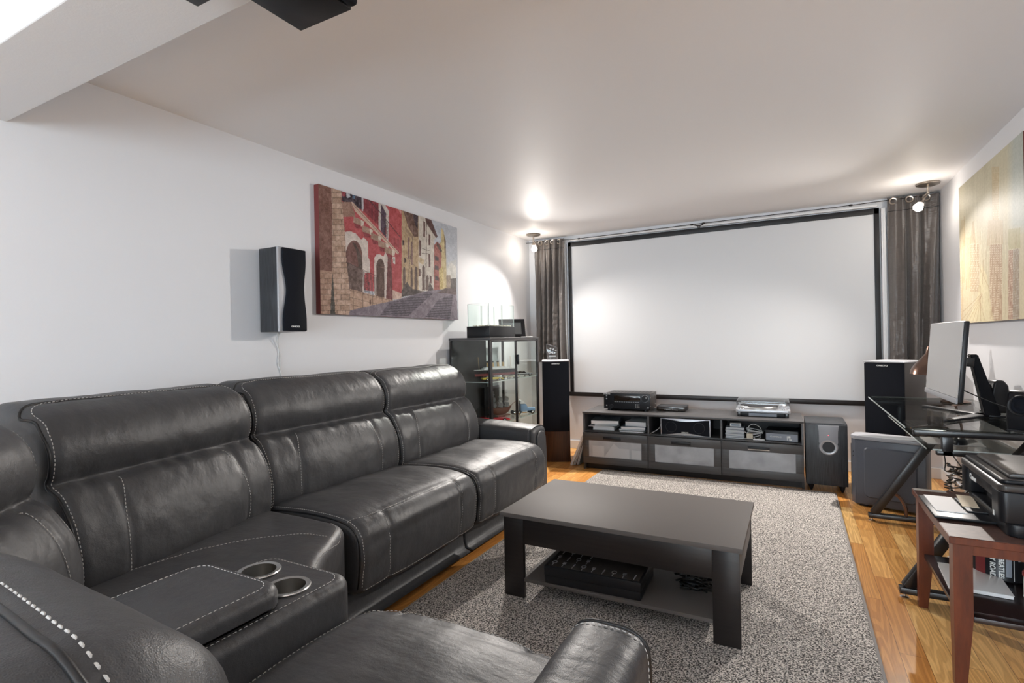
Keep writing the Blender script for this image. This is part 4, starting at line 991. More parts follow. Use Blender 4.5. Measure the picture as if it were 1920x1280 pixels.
    k = inside(A, Bp, [(300, 965), (560, 1035), (700, 1070), (640, 1085), (310, 1160)]); e = (np.abs((Bp-.25*A) % 60-3) < 3) | (np.abs(A % 82-3) < 3); C[k & e] *= .72
    P([(470, 1060), (482, 1064), (482, 1100), (468, 1096)], (110, 72, 58), 5)
    # road
    road = [(305, 1150), (700, 1060), (960, 985), (1130, 965), (1215, 975), (1230, 1300), (280, 1300), (300, 1165)]
    k = P(road, (138, 124, 136), 12); 
    P([(640, 1085), (960, 990), (1020, 1000), (800, 1200), (560, 1190)], (112, 100, 114), 12); P([(1060, 1060), (1185, 1010), (1160, 1225), (950, 1205)], (112, 100, 114), 12)
    P([(1120, 960), (1215, 965), (1215, 1015), (1050, 1000)], (108, 86, 84), 16)
    st_ = (np.sin((Bp+.06*A)*.30) > .35); k = inside(A, Bp, [(700, 1075), (960, 1000), (1010, 1010), (800, 1200), (560, 1190)]) | inside(A, Bp, [(1060, 1060), (1185, 1020), (1160, 1225), (950, 1205)])
    C[k & st_] *= .68
    k = inside(A, Bp, road); q = (np.sin(A*.5)*np.sin(Bp*.75) > .35); C[k & q] *= .90
    g = (vnoise(YY, ZZ, 190, 9)-.5)*30+(vnoise(YY, ZZ, 30, 12)-.5)*22; C += g[..., None]
    C = (C*.84+C.mean(-1, keepdims=True)*.16)*.86
    return np.clip(C, 8, 250)
(py0, pz_), (py1, _) = onX(603, 339, CXp), onX(855, 427, CXp)
PY0, PY1, PZ0, PZ1 = 2.375, 3.93, 1.395, 2.215
t = thing('street_canvas', 'large canvas print of a steep old street with a red house on the left wall', 'canvas print', (XL, (PY0+PY1)/2, PZ0))
T0 = (XL, (PY0+PY1)/2, PZ0); T = Matrix.Translation([-v for v in T0])
B(T).box(XL+.001, CXp-.0008, PY0+.0004, PY1-.0004, PZ0+.0004, PZ1-.0004, 0).obj('wrapped_edge', newmat('red_brown_canvas_edge', rgb(110, 50, 48), .7), t, 0)
canvas_mesh('printed_face', CXp, PY0, PY1, PZ0, PZ1, 430, 230, street, t, T0, 1)
# pale city painting on the right wall, traced at crop scale 2.906 from (1760,220)
RXp = XR-.035
def city(YY, ZZ):
    A, Bp = to_px(YY, ZZ, RXp, 1760, 220, 2.906)
    C = np.zeros(YY.shape+(3,)); f = np.clip((Bp-100)/950, 0, 1)[..., None]
    C[:] = np.array((196, 188, 158))*(1-f)+np.array((204, 188, 152))*f
    C += ((vnoise(YY*2, ZZ*.8, 4, 3)-.5)*12)[..., None]; C += ((vnoise(YY*30, ZZ*1.5, 3, 4)-.5)*10)[..., None]
    k = (Bp < 620) & (A > 375); g = np.clip((A-370)/40, 0, 1)*np.clip((640-Bp)/60, 0, 1); C = C*(1-g[..., None]*.6)+np.array((168, 182, 186))*g[..., None]*.6  # shade past the light boundary, blended into the canvas colour as a cooler tone
    def P(poly, col, al=.6, ns=8):
        k = inside(A, Bp, poly); nz = (vnoise(YY*3, ZZ, 60, 6)-.5)*2*ns; C[k] = C[k]*(1-al)+(np.array(col)+nz[k][:, None])*al
    def L(x0, y0, x1, y1, w, col, al=.7):
        dx, dy = x1-x0, y1-y0; l = math.hypot(dx, dy); px, py = -dy/l*w/2, dx/l*w/2; P([(x0+px, y0+py), (x1+px, y1+py), (x1-px, y1-py), (x0-px, y0-py)], col, al, 3)
    def tower_(x0, x1, yt, yb, col, al=.55, win=True, lc=(236, 222, 190)):
        P([(x0, yt+6), (x1, yt), (x1, yb), (x0, yb)], col, al)
        if win:
            n = max(2, int((x1-x0)/6)); 
            for i in range(n+1): x = x0+(x1-x0)*i/n; L(x, yt, x, yb, 1.2, lc, .55)
            for y in range(int(yt), int(yb), 13): L(x0, y, x1, y-2, 2.2, lc, .6)
    P([(95, 880), (135, 870), (135, 1110), (92, 1110)], (196, 162, 120), .5); tower_(93, 125, 885, 1112, (200, 170, 128), .4)
    P([(122, 560), (140, 555), (145, 900), (118, 900)], (196, 168, 122), .45); P([(138, 540), (143, 540), (146, 700), (134, 700)], (190, 160, 112), .5)
    P([(185, 565), (192, 565), (204, 690), (170, 690)], (186, 154, 112), .5); tower_(172, 220, 690, 950, (170, 134, 98)); tower_(150, 176, 650, 930, (206, 178, 134), .5, False)
    P([(288, 270), (330, 268), (325, 560), (292, 560)], (196, 168, 120), .55); tower_(296, 326, 300, 560, (190, 160, 112), .4, True, (222, 206, 166))
    P([(270, 560), (350, 560), (352, 690), (262, 700)], (196, 164, 124), .5); tower_(278, 345, 690, 1105, (158, 112, 82), .62)
    tower_(380, 404, 720, 1100, (150, 92, 76), .62); tower_(404, 440, 715, 1100, (128, 104, 90), .6, True, (190, 178, 160)); P([(378, 610), (445, 600), (445, 712), (378, 720)], (172, 160, 112), .6)
    P([(232, 800), (262, 860), (272, 940), (300, 1110), (160, 1110), (215, 960)], (222, 206, 158), .6)
    for a in range(7): L(240-a*3, 960+a*5, 120+a*22, 1110, 2.5, (172, 132, 96), .5)
    L(215, 800, 275, 930, 4, (186, 158, 118)); L(130, 1060, 235, 960, 3, (176, 140, 104))
    for i in range(110):
        x = rs.uniform(95, 440); y = rs.uniform(600, 1000); L(x, y, x+rs.uniform(-2, 2), y+rs.uniform(30, 150), rs.uniform(.8, 2.4), (158, 122, 88) if i % 2 else (238, 228, 198), .5)
    C += ((vnoise(YY, ZZ, 160, 8)-.5)*14)[..., None]; C = (C*.85+C.mean(-1, keepdims=True)*.15)*.96
    return np.clip(C, 10, 250)
QY0, QY1, QZ0, QZ1 = 3.535, 4.70, 1.262, 2.20
t = thing('city_painting', 'pale yellow painting of a hazy city skyline on the right wall', 'painting', (XR, (QY0+QY1)/2, QZ0)); T0 = (XR, (QY0+QY1)/2, QZ0); T = Matrix.Translation([-v for v in T0])
B(T).box(RXp+.0008, XR-.001, QY0+.0004, QY1-.0004, QZ0+.0004, QZ1-.0004).obj('wrapped_edge', newmat('dark_red_canvas_edge', rgb(96, 40, 34), .7), t, 0)
canvas_mesh('painted_face', RXp, QY0, QY1, QZ0, QZ1, 260, 210, city, t, T0, -1)

# ================================================================== GLASS DISPLAY CABINET
KX0, KX1, KY0, KY1, KZ = -2.648, -2.236, 3.80, 4.745, 1.232
kc = ((KX0+KX1)/2, (KY0+KY1)/2, 0)
cab = t = thing('display_cabinet', 'black framed glass display cabinet between the sofa arm and the left tower speaker', 'cabinet', kc); T = Matrix.Translation((-kc[0], -kc[1], 0))
fr = .022
B(T).box(KX0-.004, KX1+.004, KY0-.004, KY1+.004, KZ-.022, KZ, .002).obj('top_panel', 'blackbrown', t)
B(T).box(KX0, KX1, KY0, KY1, .10, .125, .002).obj('bottom_panel', 'blackbrown', t)
for x in (KX0, KX1-fr):
    for y in (KY0, KY1-fr): B(T).box(x, x+fr, y, y+fr, 0, KZ-.0225, .002).obj('post', 'satinblack', t)
for y0 in (KY0+.006, KY1-.010): B(T).box(KX0+fr, KX1-fr, y0, y0+.004, .126, KZ-.023).obj('side_glass', 'glass', t, 0)
B(T).box(KX0+.002, KX0+.007, KY0+fr, KY1-fr, .126, KZ-.023).obj('back_glass', 'glass', t, 0)
B(T).box(KX0+.0075, KX0+.012, KY0+fr, KY0+.60, .126, KZ-.023).obj('dark_back_panel', 'black', t, 0)
ym = (KY0+KY1)/2
for i, (a, c) in enumerate(((KY0+fr+.001, ym-.001), (ym+.001, KY1-fr-.001))):
    d = B(T); w_ = .014
    for y0, y1, z0, z1 in ((a, a+w_, .126, KZ-.024), (c-w_, c, .126, KZ-.024), (a, c, .126, .14), (a, c, KZ-.038, KZ-.024)): d.box(KX1-.012, KX1-.001, y0, y1, z0, z1, .001)
    dr = d.obj('door', 'satinblack', t); B(T).box(KX1-.008, KX1-.005, a+w_, c-w_, .14, KZ-.038).obj('door_glass', 'glass', dr, 0)
    if i == 1: B(T).box(KX1, KX1+.022, a-.008, a+.012, .985, 1.075, .004).obj('handle', 'softblack', dr)
for z in (.857, .486): 
    s_ = B(T); s_.box(KX0+.014, KX1-.016, KY0+.012, KY1-.012, z-.007, z, 0); g = s_.obj('glass_shelf', 'glass', t, 0)
    e = B(T); e.box(KX1-.0158, KX1-.014, KY0+.012, KY1-.012, z-.007, z).box(KX0+.014, KX1-.016, KY0+.0105, KY0+.012, z-.007, z); e.obj('polished_edge', 'edge', g, 0)
# model vehicles
def wheel(b, x, y, r, w=.008): b.lathe([(0, -w/2), (r*.9, -w/2), (r, -w/4), (r, w/4), (r*.9, w/2), (0, w/2)], (x, y, r), 18, RX(R(90)))
def model_car(label, loc, rz, L, col, roof=True, grp=None, low=1):
    t = thing('model_car', label, 'model car', loc, rz, grp); s = L/.20; h = .036*s*low; w = .040*s
    pr = [(-.5, .012), (-.5, .024), (-.44, .030), (-.25, .031), (-.17, .0315), (.10, .031), (.2, .030), (.42, .026), (.49, .020), (.5, .012)]
    b = B(); b.prism([(x*L, z*s) for x, z in pr], -w, w, 'y', .0035*s); b.obj('body', col, t, 50)
    if roof: B().prism([(-.27*L, .030*s), (-.17*L, .046*s), (.02*L, .047*s), (.14*L, .031*s)], -w*.8, w*.8, 'y', .003*s).obj('cabin', 'display', t, 50)
    else:
        B().box(-.2*L, .06*L, -w*.75, w*.75, .030*s, .0335*s, .001).obj('cockpit', 'softblack', t); B().prism([(.06*L, .031*s), (.03*L, .043*s), (.034*L, .0435*s), (.066*L, .031*s)], -w*.8, w*.8, 'y').obj('windscreen', 'chrome', t, 0)
    for x in (-.31*L, .30*L):
        for y in (-w-.0005, w+.0005):
            q = B(); wheel(q, x, y, .0125*s, .009*s); o = q.obj('wheel', 'cable', t)
            B().lathe([(0, 0), (.007*s, 0), (.005*s, .001), (0, .0015)], (x, y+(.0046*s if y > 0 else -.0046*s), .0125*s), 14, RX(R(-90 if y > 0 else 90))).obj('hubcap', 'chrome', o, 40)
    B().box(.495*L, .505*L, -w*.9, w*.9, .014*s, .018*s, .001).obj('bumper', 'chrome', t); return t
g_ = 'model cars in the display cabinet'
model_car('yellow model racing car on the upper glass shelf in front of the ship', (-2.335, 4.00, .857), R(48), .19, 'yellow', False, g_, .8)
model_car('cream open-top model car in the middle of the upper glass shelf', (-2.31, 4.30, .857), R(60), .17, 'creamcar', False, g_)
model_car('grey model coupe at the screen end of the upper glass shelf', (-2.35, 4.60, .857), R(62), .21, 'greycar', True, g_)
model_car('long red model sports car on the lower glass shelf', (-2.36, 4.06, .486), R(44), .27, 'redlac', True, g_, .8)
t = thing('model_truck', 'pale blue model lorry cab on the lower glass shelf', 'model truck', (-2.345, 4.60, .486), R(48))
B().box(-.12, .115, -.022, .022, .014, .024, .002).obj('chassis', 'softblack', t); B().box(.035, .118, -.024, .024, .026, .058, .005).obj('bonnet', 'blue', t); B().prism([(-.035, .026), (-.035, .098), (.02, .098), (.037, .062), (.037, .026)], -.033, .033, 'y', .003).obj('cab', 'blue', t)
B().prism([(-.036, .101), (-.036, .135), (-.02, .135), (.015, .103)], -.030, .030, 'y', .002).obj('wind_deflector', 'white', t); B().box(.1185, .122, -.018, .018, .024, .056, .001).obj('radiator_grille', 'chrome', t); B().prism([(.0205, .094), (.036, .064), (.0375, .066), (.022, .096)], -.027, .027, 'y').obj('windscreen', 'display', t, 0)
for y in (-.028, .028): B().lathe([(0, 0), (.004, 0), (.004, .09), (0, .09)], (-.043, y, .03), 10).obj('exhaust_stack', 'chrome', t); B().lathe([(0, -.028), (.010, -.026), (.010, .026), (0, .028)], (.0, y*1.25, .022), 14, RY(R(90))).obj('fuel_tank', 'chrome', t)
for x in (-.10, -.055, .085):
    for y in (-.034, .034):
        q = B(); wheel(q, x, y, .019, .014); o = q.obj('wheel', 'cable', t); B().lathe([(0, 0), (.011, 0), (.006, .003), (0, .004)], (x, y+(.0071 if y > 0 else -.0071), .019), 14, RX(R(-90 if y > 0 else 90))).obj('hubcap', 'chrome', o, 40)
# ocean liner
t = thing('ocean_liner_model', 'model ocean liner with four tan funnels on the upper glass shelf', 'model ship', (-2.47, 4.30, .857), math.atan2(.45, .20))
L = .50
def hull(z0, z1, k0, k1, grow=1.):
    b = B(); n = 30; lo, hi = [], []
    for i in range(n+1):
        x = -L/2+L*i/n; w = .032*(1-abs(2*i/n-1)**3.5)**.8*grow
        lo.append((x*k0, w*.85)); hi.append((x*k1, w))
    t_ = bmesh.new(); A_ = [t_.verts.new((x, y, z0)) for x, y in lo]+[t_.verts.new((x, -y, z0)) for x, y in lo[::-1]]; C_ = [t_.verts.new((x, y, z1)) for x, y in hi]+[t_.verts.new((x, -y, z1)) for x, y in hi[::-1]]
    m_ = len(A_); t_.faces.new(A_[::-1]); t_.faces.new(C_)
    for i in range(m_): t_.faces.new((A_[i], A_[(i+1) % m_], C_[(i+1) % m_], C_[i]))
    bmesh.ops.remove_doubles(t_, verts=t_.verts[:], dist=1e-5); return b.add(t_)
hull(.024, .046, .95, .97, .9).obj('lower_hull', 'hullred', t); hull(.0465, .078, .97, 1.0).obj('upper_hull', 'softblack', t); hull(.0785, .083, 1.0, 1.0).obj('white_band', 'white', t)
b = B(); b.box(-.15, .14, -.024, .024, .0832, .096, .001).box(-.13, .10, -.020, .020, .0962, .106, .001); b.obj('deck_houses', 'white', t)
for x in (-.095, -.035, .025, .085):
    o = B().lathe([(.011, 0), (.0105, .044), (0, .044)], (x, 0, .1065), 18, RY(R(-6))).obj('funnel', 'tan', t); B().lathe([(.0112, .0), (.0108, .012), (0, .012)], (x-.0035, 0, .146), 18, RY(R(-6))).obj('funnel_top', 'black', o)
for x in (-.19, .18): B().tube([(x, 0, .083), (x-.012, 0, .20)], .0015, 6).obj('mast', 'tan', t)
b = B()
for x in (-.12, -.08, .05, .09, -.01):
    for y in (-.026, .026): b.lathe([(0, -.012), (.003, -.006), (.003, .006), (0, .012)], (x, y, .101), 8, RY(R(90)))
b.obj('lifeboats', 'white', t)
for x in (-.15, .15): B().prism([(-.03, 0), (.03, 0), (.012, .0235), (-.012, .0235)], x-.006, x+.006, 'x').obj('cradle', 'rigging', t)
# sailing ship
t = thing('sailing_ship_model', 'brown model sailing ship with silver masts on the lower glass shelf', 'model ship', (-2.49, 4.40, .486), R(62))
n = 20; b = B(); t_ = bmesh.new(); rows = []
for z, k, w in ((.012, .72, .008), (.03, .84, .022), (.055, .96, .027), (.075, 1.04, .026)):
    rg = []
    for s_ in (1, -1):
        for i in (range(n+1) if s_ > 0 else range(n, -1, -1)): x = -.13+.26*i/n; rg.append(t_.verts.new((x*k, s_*w*(1-abs(2*i/n-1)**2.6), z+.02*abs(2*i/n-1)**3)))
    rows.append(rg)
m_ = len(rows[0])
for a, c in zip(rows, rows[1:]):
    for i in range(m_): t_.faces.new((a[i], a[(i+1) % m_], c[(i+1) % m_], c[i]))
t_.faces.new(rows[0][::-1]); t_.faces.new(rows[-1]); bmesh.ops.remove_doubles(t_, verts=t_.verts[:], dist=1e-5); b.add(t_); b.obj('hull', 'rigging', t)
for x, h in ((-.075, .24), (.0, .30), (.07, .25)):
    o = B().tube([(x, 0, .078), (x, 0, h)], .002, 6).obj('mast', 'silver', t)
    for z, w in ((.13, .05), (.18, .038), (h-.03, .025)): B().tube([(x, -w, z), (x, w, z)], .0015, 5).obj('yard', 'silver', o)
    for z, w in ((.10, .045), (.155, .034)): B().grid(lambda u, v: Vector((x+.010*math.sin(PI*v), (u-.5)*2*w*.9, z-.018+.045*v)), 6, 6).obj('furled_sail', 'paper', o, 180)
B().tube([(.12, 0, .09), (.19, 0, .13)], .0018, 6).obj('bowsprit', 'rigging', t); B().prism(rbox(-.10, .10, -.03, .03, .01), 0, .0115, 'z', .002).obj('stand', 'rigging', t)
t = thing('dark_panel', 'dark backing board standing behind the sailing ship', 'board', (-2.60, 4.42, .486)); B().box(0, .012, -.14, .14, 0, .28, .002).obj('board', 'softblack', t)
t = thing('info_card', 'small white card behind the red model car', 'card', (-2.56, 4.00, .486), R(-40)); B().box(-.045, .045, 0, .0015, 0.002, .072, 0, rot=RX(R(-14))).obj('card', 'paper', t, 0); B().box(-.03, .03, .012, .03, 0, .018, .002).obj('card_foot', 'grey', t)
# tabletop glass fireplace
t = thing('tabletop_fireplace', 'black table fireplace with glass panes and white pebbles on the display cabinet', 'tabletop fireplace', (-2.395, 4.105, KZ+.0005))
B().box(-.115, .115, -.235, .235, 0, .098, .002).obj('base', 'softblack', t); b = B(); rnd = random.Random(8)
for i in range(150):
    x, y = rnd.uniform(-.10, .10), rnd.uniform(-.215, .215); r_ = rnd.uniform(.005, .009); b.lathe([(0, -r_*.6), (r_*.8, -r_*.35), (r_, 0), (r_*.8, r_*.35), (0, r_*.6)], (x, y, .102+rnd.uniform(0, .006)), 7, None, False, rnd.uniform(.8, 1.3), 1)
o = b.obj('pebbles', 'pebble', t, 180); o['kind'] = 'stuff'
for x in (-.108, .104):
    for y0, y1 in ((-.225, -.008), (.008, .225)):
        o = B().box(x, x+.004, y0, y1, .0985, .292).obj('glass_pane', 'glass', t, 0); B().box(x, x+.004, y0-.0012, y0, .0985, .292).box(x, x+.004, y1, y1+.0012, .0985, .292).box(x, x+.004, y0, y1, .292, .2932).obj('pane_edge', 'edge', o, 0)
for y in (-.232, .228):
    o = B().box(-.098, .098, y, y+.004, .0985, .292).obj('glass_pane', 'glass', t, 0); B().box(-.0992, -.098, y, y+.004, .0985, .292).box(.098, .0992, y, y+.004, .0985, .292).box(-.098, .098, y, y+.004, .292, .2932).obj('pane_edge', 'edge', o, 0)
# photo frame
t = thing('photo_frame', 'black photo frame leaning on the display cabinet next to the table fireplace', 'photo frame', (-2.42, 4.56, KZ+.0005), R(42))
q = RX(R(-16)); b = B()
for x0, x1, z0, z1 in ((-.13, .13, 0, .035), (-.13, .13, .155, .19), (-.13, -.095, .035, .155), (.095, .13, .035, .155)): b.box(x0, x1, 0, .018, z0, z1, 0, rot=q)
b.obj('frame', 'softblack', t); B().box(-.095, .095, .006, .012, .035, .155, 0, rot=q).obj('picture', 'darkpic', t, 0); B().box(-.012, .012, .02, .03, 0.02, .13, 0, rot=RX(R(22)), piv=(0, .05, .13)).obj('easel_back', 'softblack', t)
t = thing('white_coaster', 'small white tile lying at the front corner of the display cabinet top', 'tile', (-2.30, 4.62, KZ+.0005), R(10)); B().prism(rbox(-.055, .055, -.03, .03, .01), 0, .008, 'z', .002).obj('tile', 'white', t)
# ================================================================== PC TOWER
pa = math.atan2(-.124, .376)
t = thing('computer_tower', 'slate grey computer tower with an embossed side panel standing on the floor by the desk', 'computer', (.334, 4.405, 0), pa)
w, d, h = .43, .19, .485
B().prism([(.03, 0.012), (w, 0.012), (w, d), (.03, d), (.0, d-.03), (0, .05)], .015, h-.02, 'z', .003).obj('case', 'pcgrey', t)
B().prism([(.028, 0.006), (w+.002, 0.006), (w+.002, d+.002), (.03, d+.002), (-.004, d-.03), (-.004, .048)], h-.0195, h+.006, 'z', .004).obj('top_cover', 'grey', t)
o = rbox(.085, w-.045, .07, h-.065, .03, 8); i_ = rbox(.093, w-.053, .078, h-.073, .024, 8)
b = B(); b.box(.045, w-.004, .005, .0115, .022, h-.024, .002); pn = b.obj('side_panel', 'pcgrey', t)
b = B(); t_ = bmesh.new(); va = [t_.verts.new((x, .0048, z)) for x, z in o]; vb = [t_.verts.new((x, -.006, z)) for x, z in i_]
for k in range(len(o)): t_.faces.new((va[k], va[(k+1) % len(o)], vb[(k+1) % len(o)], vb[k]))
t_.faces.new(vb); b.add(t_); b.obj('embossed_field', 'pcgrey', pn, 30)
b = B(); b.box(-.005, -.0005, .055, d-.04, .06, h-.06, .002); b.obj('front_grille', 'softblack', t)
for z in (.345, .375): B().lathe([(0, 0), (.005, 0), (.004, .002), (0, .002)], (.018, .026, z), 12, RX(R(90)) @ RY(R(0))).obj('front_button', 'black', t)
for x in (.05, w-.06): B().box(x, x+.05, .03, d-.03, 0, .0145, .003).obj('foot', 'softblack', t)
# ================================================================== GLASS DESK
DX0, DX1, DY0, DY1, DZ = .462, 1.035, 3.08, 4.52, .757
dc = ((DX0+DX1)/2, (DY0+DY1)/2, 0); T = Matrix.Translation((-dc[0], -dc[1], 0))
t = thing('glass_desk', 'glass topped computer desk with black Z-shaped metal legs along the right wall', 'desk', dc)
o = B(T).prism(rbox(DX0, DX1, DY0, DY1, .02), DZ-.008, DZ, 'z', 0).obj('glass_top', 'smoked', t, 0)
e = B(T); e.box(DX0-.0015, DX0, DY0+.02, DY1-.02, DZ-.008, DZ).box(DX0+.02, DX1-.02, DY1, DY1+.0015, DZ-.008, DZ); e.obj('polished_edge', 'edge', o, 0)
o = B(T).prism(rbox(.545, .90, 3.10, 4.30, .02), .652, .658, 'z', 0).obj('keyboard_shelf', 'smoked', t, 0)
e = B(T); e.box(.5435, .545, 3.12, 4.28, .652, .658).box(.565, .88, 4.30, 4.3015, .652, .658).box(.565, .88, 3.0985, 3.10, .652, .658); e.obj('polished_edge', 'edge', o, 0)
for y in (3.085, 4.36):
    B(T).box(DX0+.03, DX1-.02, y, y+.045, .718, .7485, .006).obj('top_rail', 'satinblack', t)
B(T).box(.93, .965, 3.131, 4.359, .70, .7485, .004).obj('long_rail', 'satinblack', t)
for y in (3.095, 4.26): B(T).box(.60, .64, y, y+.035, .630, .717, .003).obj('shelf_bracket', 'satinblack', t); B(T).box(.58, .90, y, y+.035, .630, .6515, .003).obj('shelf_rail', 'satinblack', t)
def bar(b, p, q, w, h_):
    p, q = Vector(p), Vector(q); d = q-p; L_ = d.length; m_ = d.to_track_quat('X', 'Z').to_matrix(); s_ = B(); s_.box(0, L_, -w/2, w/2, -h_/2, h_/2, .004); return b.add(s_.bm, m_.to_4x4().to_3x3()) if False else _addbar(b, s_.bm, m_, p)
def _addbar(b, bm_, m_, p):
    for v in bm_.verts: v.co = m_ @ v.co+p
    return b.add(bm_)
for y in (2.945, 4.075):
    b = B(T); bar(b, (.405, y, .038), (.97, y, .038), .045, .028); b.obj('foot_bar', 'satinblack', t)
    b = B(T); bar(b, (.435, y, .050), (.745, y+(.05 if y < 3.5 else 0), .545), .034, .048); b.obj('leg', 'satinblack', t)
    b = B(T); bar(b, (.745, y+(.05 if y < 3.5 else 0), .53), (.945, y+(.18 if y < 3.5 else .25), .735), .034, .045); b.obj('leg', 'satinblack', t)
    b = B(T); b.tube(spline([(.535, y, .20), (.575, y, .165), (.60, y, .11), (.605, y, .05)], 8), .010, 10); b.obj('curved_brace', 'copper', t)
    for x in (.425, .95): B(T).lathe([(0, .0), (.016, .0), (.018, .006), (.006, .010), (.006, .024), (0, .024)], (x, y, .0005), 16).obj('levelling_foot', 'steel', t)
b = B(T); b.box(.93, .96, 3.2, 4.3, .30, .345, .004).obj('rear_stretcher', 'satinblack', t) if False else None
# things on the desk
DT = DZ+.0005
t = thing('monitor', 'large flat computer monitor seen from the side on the glass desk', 'monitor', (.87, 3.47, DT))
T = Matrix.Translation((-.87, -3.47, -DT)); tilt = Matrix.Translation((.662, 3.455, .87)) @ Matrix.Rotation(R(1.0), 4, 'Z') @ Matrix.Rotation(R(4.5), 4, 'Y')
mw, mh = .305, .385
B(T @ tilt).box(0.003, .024, -mw, mw, 0, mh, .005).obj('housing', 'softblack', t)
B(T @ tilt).box(0.0, .0028, -mw+.003, mw-.003, .022, mh-.003, 0).obj('screen', 'monitor', t, 0)
B(T @ tilt).box(-.004, .0028, -mw, mw, -.004, .0215, .001).obj('bottom_bezel', 'grey', t)
B(T @ tilt).prism(rbox(-.10, .10, .08, .28, .03), .0305, .045, 'z', .003) if False else None
B(T @ tilt).box(.0245, .048, -.12, .12, .07, .30, .008).obj('rear_housing', 'softblack', t)
B(T @ tilt).box(.0485, .125, -.02, .02, .165, .21, .004).obj('mount_arm', 'satinblack', t)
b = B(T); t_ = bmesh.new()
# tapering stand column
lo = [(.865, 3.55), (.93, 3.55), (.945, 3.65), (.875, 3.65)]; hi = [(.785, 3.44), (.815, 3.44), (.82, 3.50), (.785, 3.50)]
A_ = [t_.verts.new((x, y, DT+.0125)) for x, y in lo]; C_ = [t_.verts.new((x, y, 1.088)) for x, y in hi]
t_.faces.new(A_[::-1]); t_.faces.new(C_)
for k in range(4): t_.faces.new((A_[k], A_[(k+1) % 4], C_[(k+1) % 4], C_[k]))
bmesh.ops.bevel(t_, geom=t_.edges[:], offset=.004, segments=2, affect='EDGES'); b.add(t_); b.obj('stand_column', 'softblack', t)
for p_ in ([(.95, 3.64), (.875, 3.56), (.662, 3.305), (.650, 3.325), (.86, 3.66)], [(.95, 3.56), (.87, 3.67), (.688, 3.965), (.672, 3.95), (.86, 3.58)]):
    b = B(T); b.prism(p_, DT, DT+.012, 'z', .002).obj('stand_foot', 'softblack', t)
t = thing('monitor_cable', 'thin black cable running from the monitor to the speaker on the desk', 'cable', (.85, 3.2, DT)); T = Matrix.Translation((-.85, -3.2, -DT))
B(T).tube(spline([(.715, 3.36, .925), (.76, 3.33, .90), (.83, 3.28, .862), (.90, 3.22, .835), (.93, 3.20, .82), (.97, 3.22, .79), (.99, 3.26, DT+.005)], 8), .0028, 6).obj('cable', 'cable', t, 180); B(T).tube([(.712, 3.362, .927), (.735, 3.347, .914)], .006, 8).obj('plug', 'cable', t)
def pc_speaker(label, x, y, rz, sc=1.0):
    t = thing('desk_speaker', label, 'speaker', (x, y, DT), rz, 'small black desk speakers')
    # local front = -x
    B().prism([(-.045*sc, 0), (.05*sc, 0), (.045*sc, .05*sc), (.035*sc, .150*sc), (.015*sc, .178*sc), (-.02*sc, .18*sc), (-.034*sc, .165*sc), (-.05*sc, .06*sc)], -.055*sc, .055*sc, 'y', .010*sc).obj('body', 'softblack', t, 60)
    q = RY(R(-82)); c = Vector((-.047*sc, 0, .115*sc))
    B().lathe([(.036*sc, 0), (.046*sc, 0), (.047*sc, .004), (.043*sc, .008), (.038*sc, .006), (.034*sc, -.004)], c, 36, q).obj('driver_rim', 'black', t, 50)
    B().lathe([(0, .002), (.016*sc, .0015), (.024*sc, -.003), (.028*sc, -.004), (.034*sc, .002)], c, 36, q).obj('driver_cone', 'printgrey' if False else 'grille', t, 60)
    B().prism([(-.05*sc, -.05*sc), (.05*sc, -.05*sc), (.05*sc, .05*sc), (-.05*sc, .05*sc)], 0, .006, 'z', .001).obj('base', 'black', t); return t
pc_speaker('small black desk speaker with a round driver at the near end of the glass desk', .905, 3.135, R(52), 1.0)
pc_speaker('small dark desk speaker standing behind the monitor stand', .975, 3.82, R(14), 1.0)
# desk lamp
t = thing('desk_lamp', 'brown metal desk lamp leaning out behind the monitor', 'lamp', (.90, 4.28, DT)); T = Matrix.Translation((-.90, -4.28, -DT))
B(T).lathe([(0, 0), (.075, 0), (.078, .006), (.06, .016), (.012, .022), (0, .022)], (.90, 4.28, DT), 32).obj('base', 'copper', t)
B(T).tube(spline([(.90, 4.28, DT+.02), (.93, 4.28, .95), (.90, 4.28, 1.10), (.84, 4.28, 1.15), (.775, 4.28, 1.115)], 10), .007, 10).obj('gooseneck', 'copper', t, 180)
B(T).lathe([(0, .185), (.016, .185), (.021, .165), (.026, .135), (.045, .105), (.075, .065), (.094, .03), (.100, 0), (.098, 0), (.092, .03), (.073, .063), (.043, .102), (.02, .12), (0, .12)], (.765, 4.28, .930), 36, RY(R(4))).obj('shade', 'copper', t, 60)
B(T).lathe([(0, -.02), (.018, -.012), (.024, .006), (.018, .03), (0, .04)], (.768, 4.28, .965), 18, RY(R(4))).obj('unlit_bulb', 'silver', t, 180)
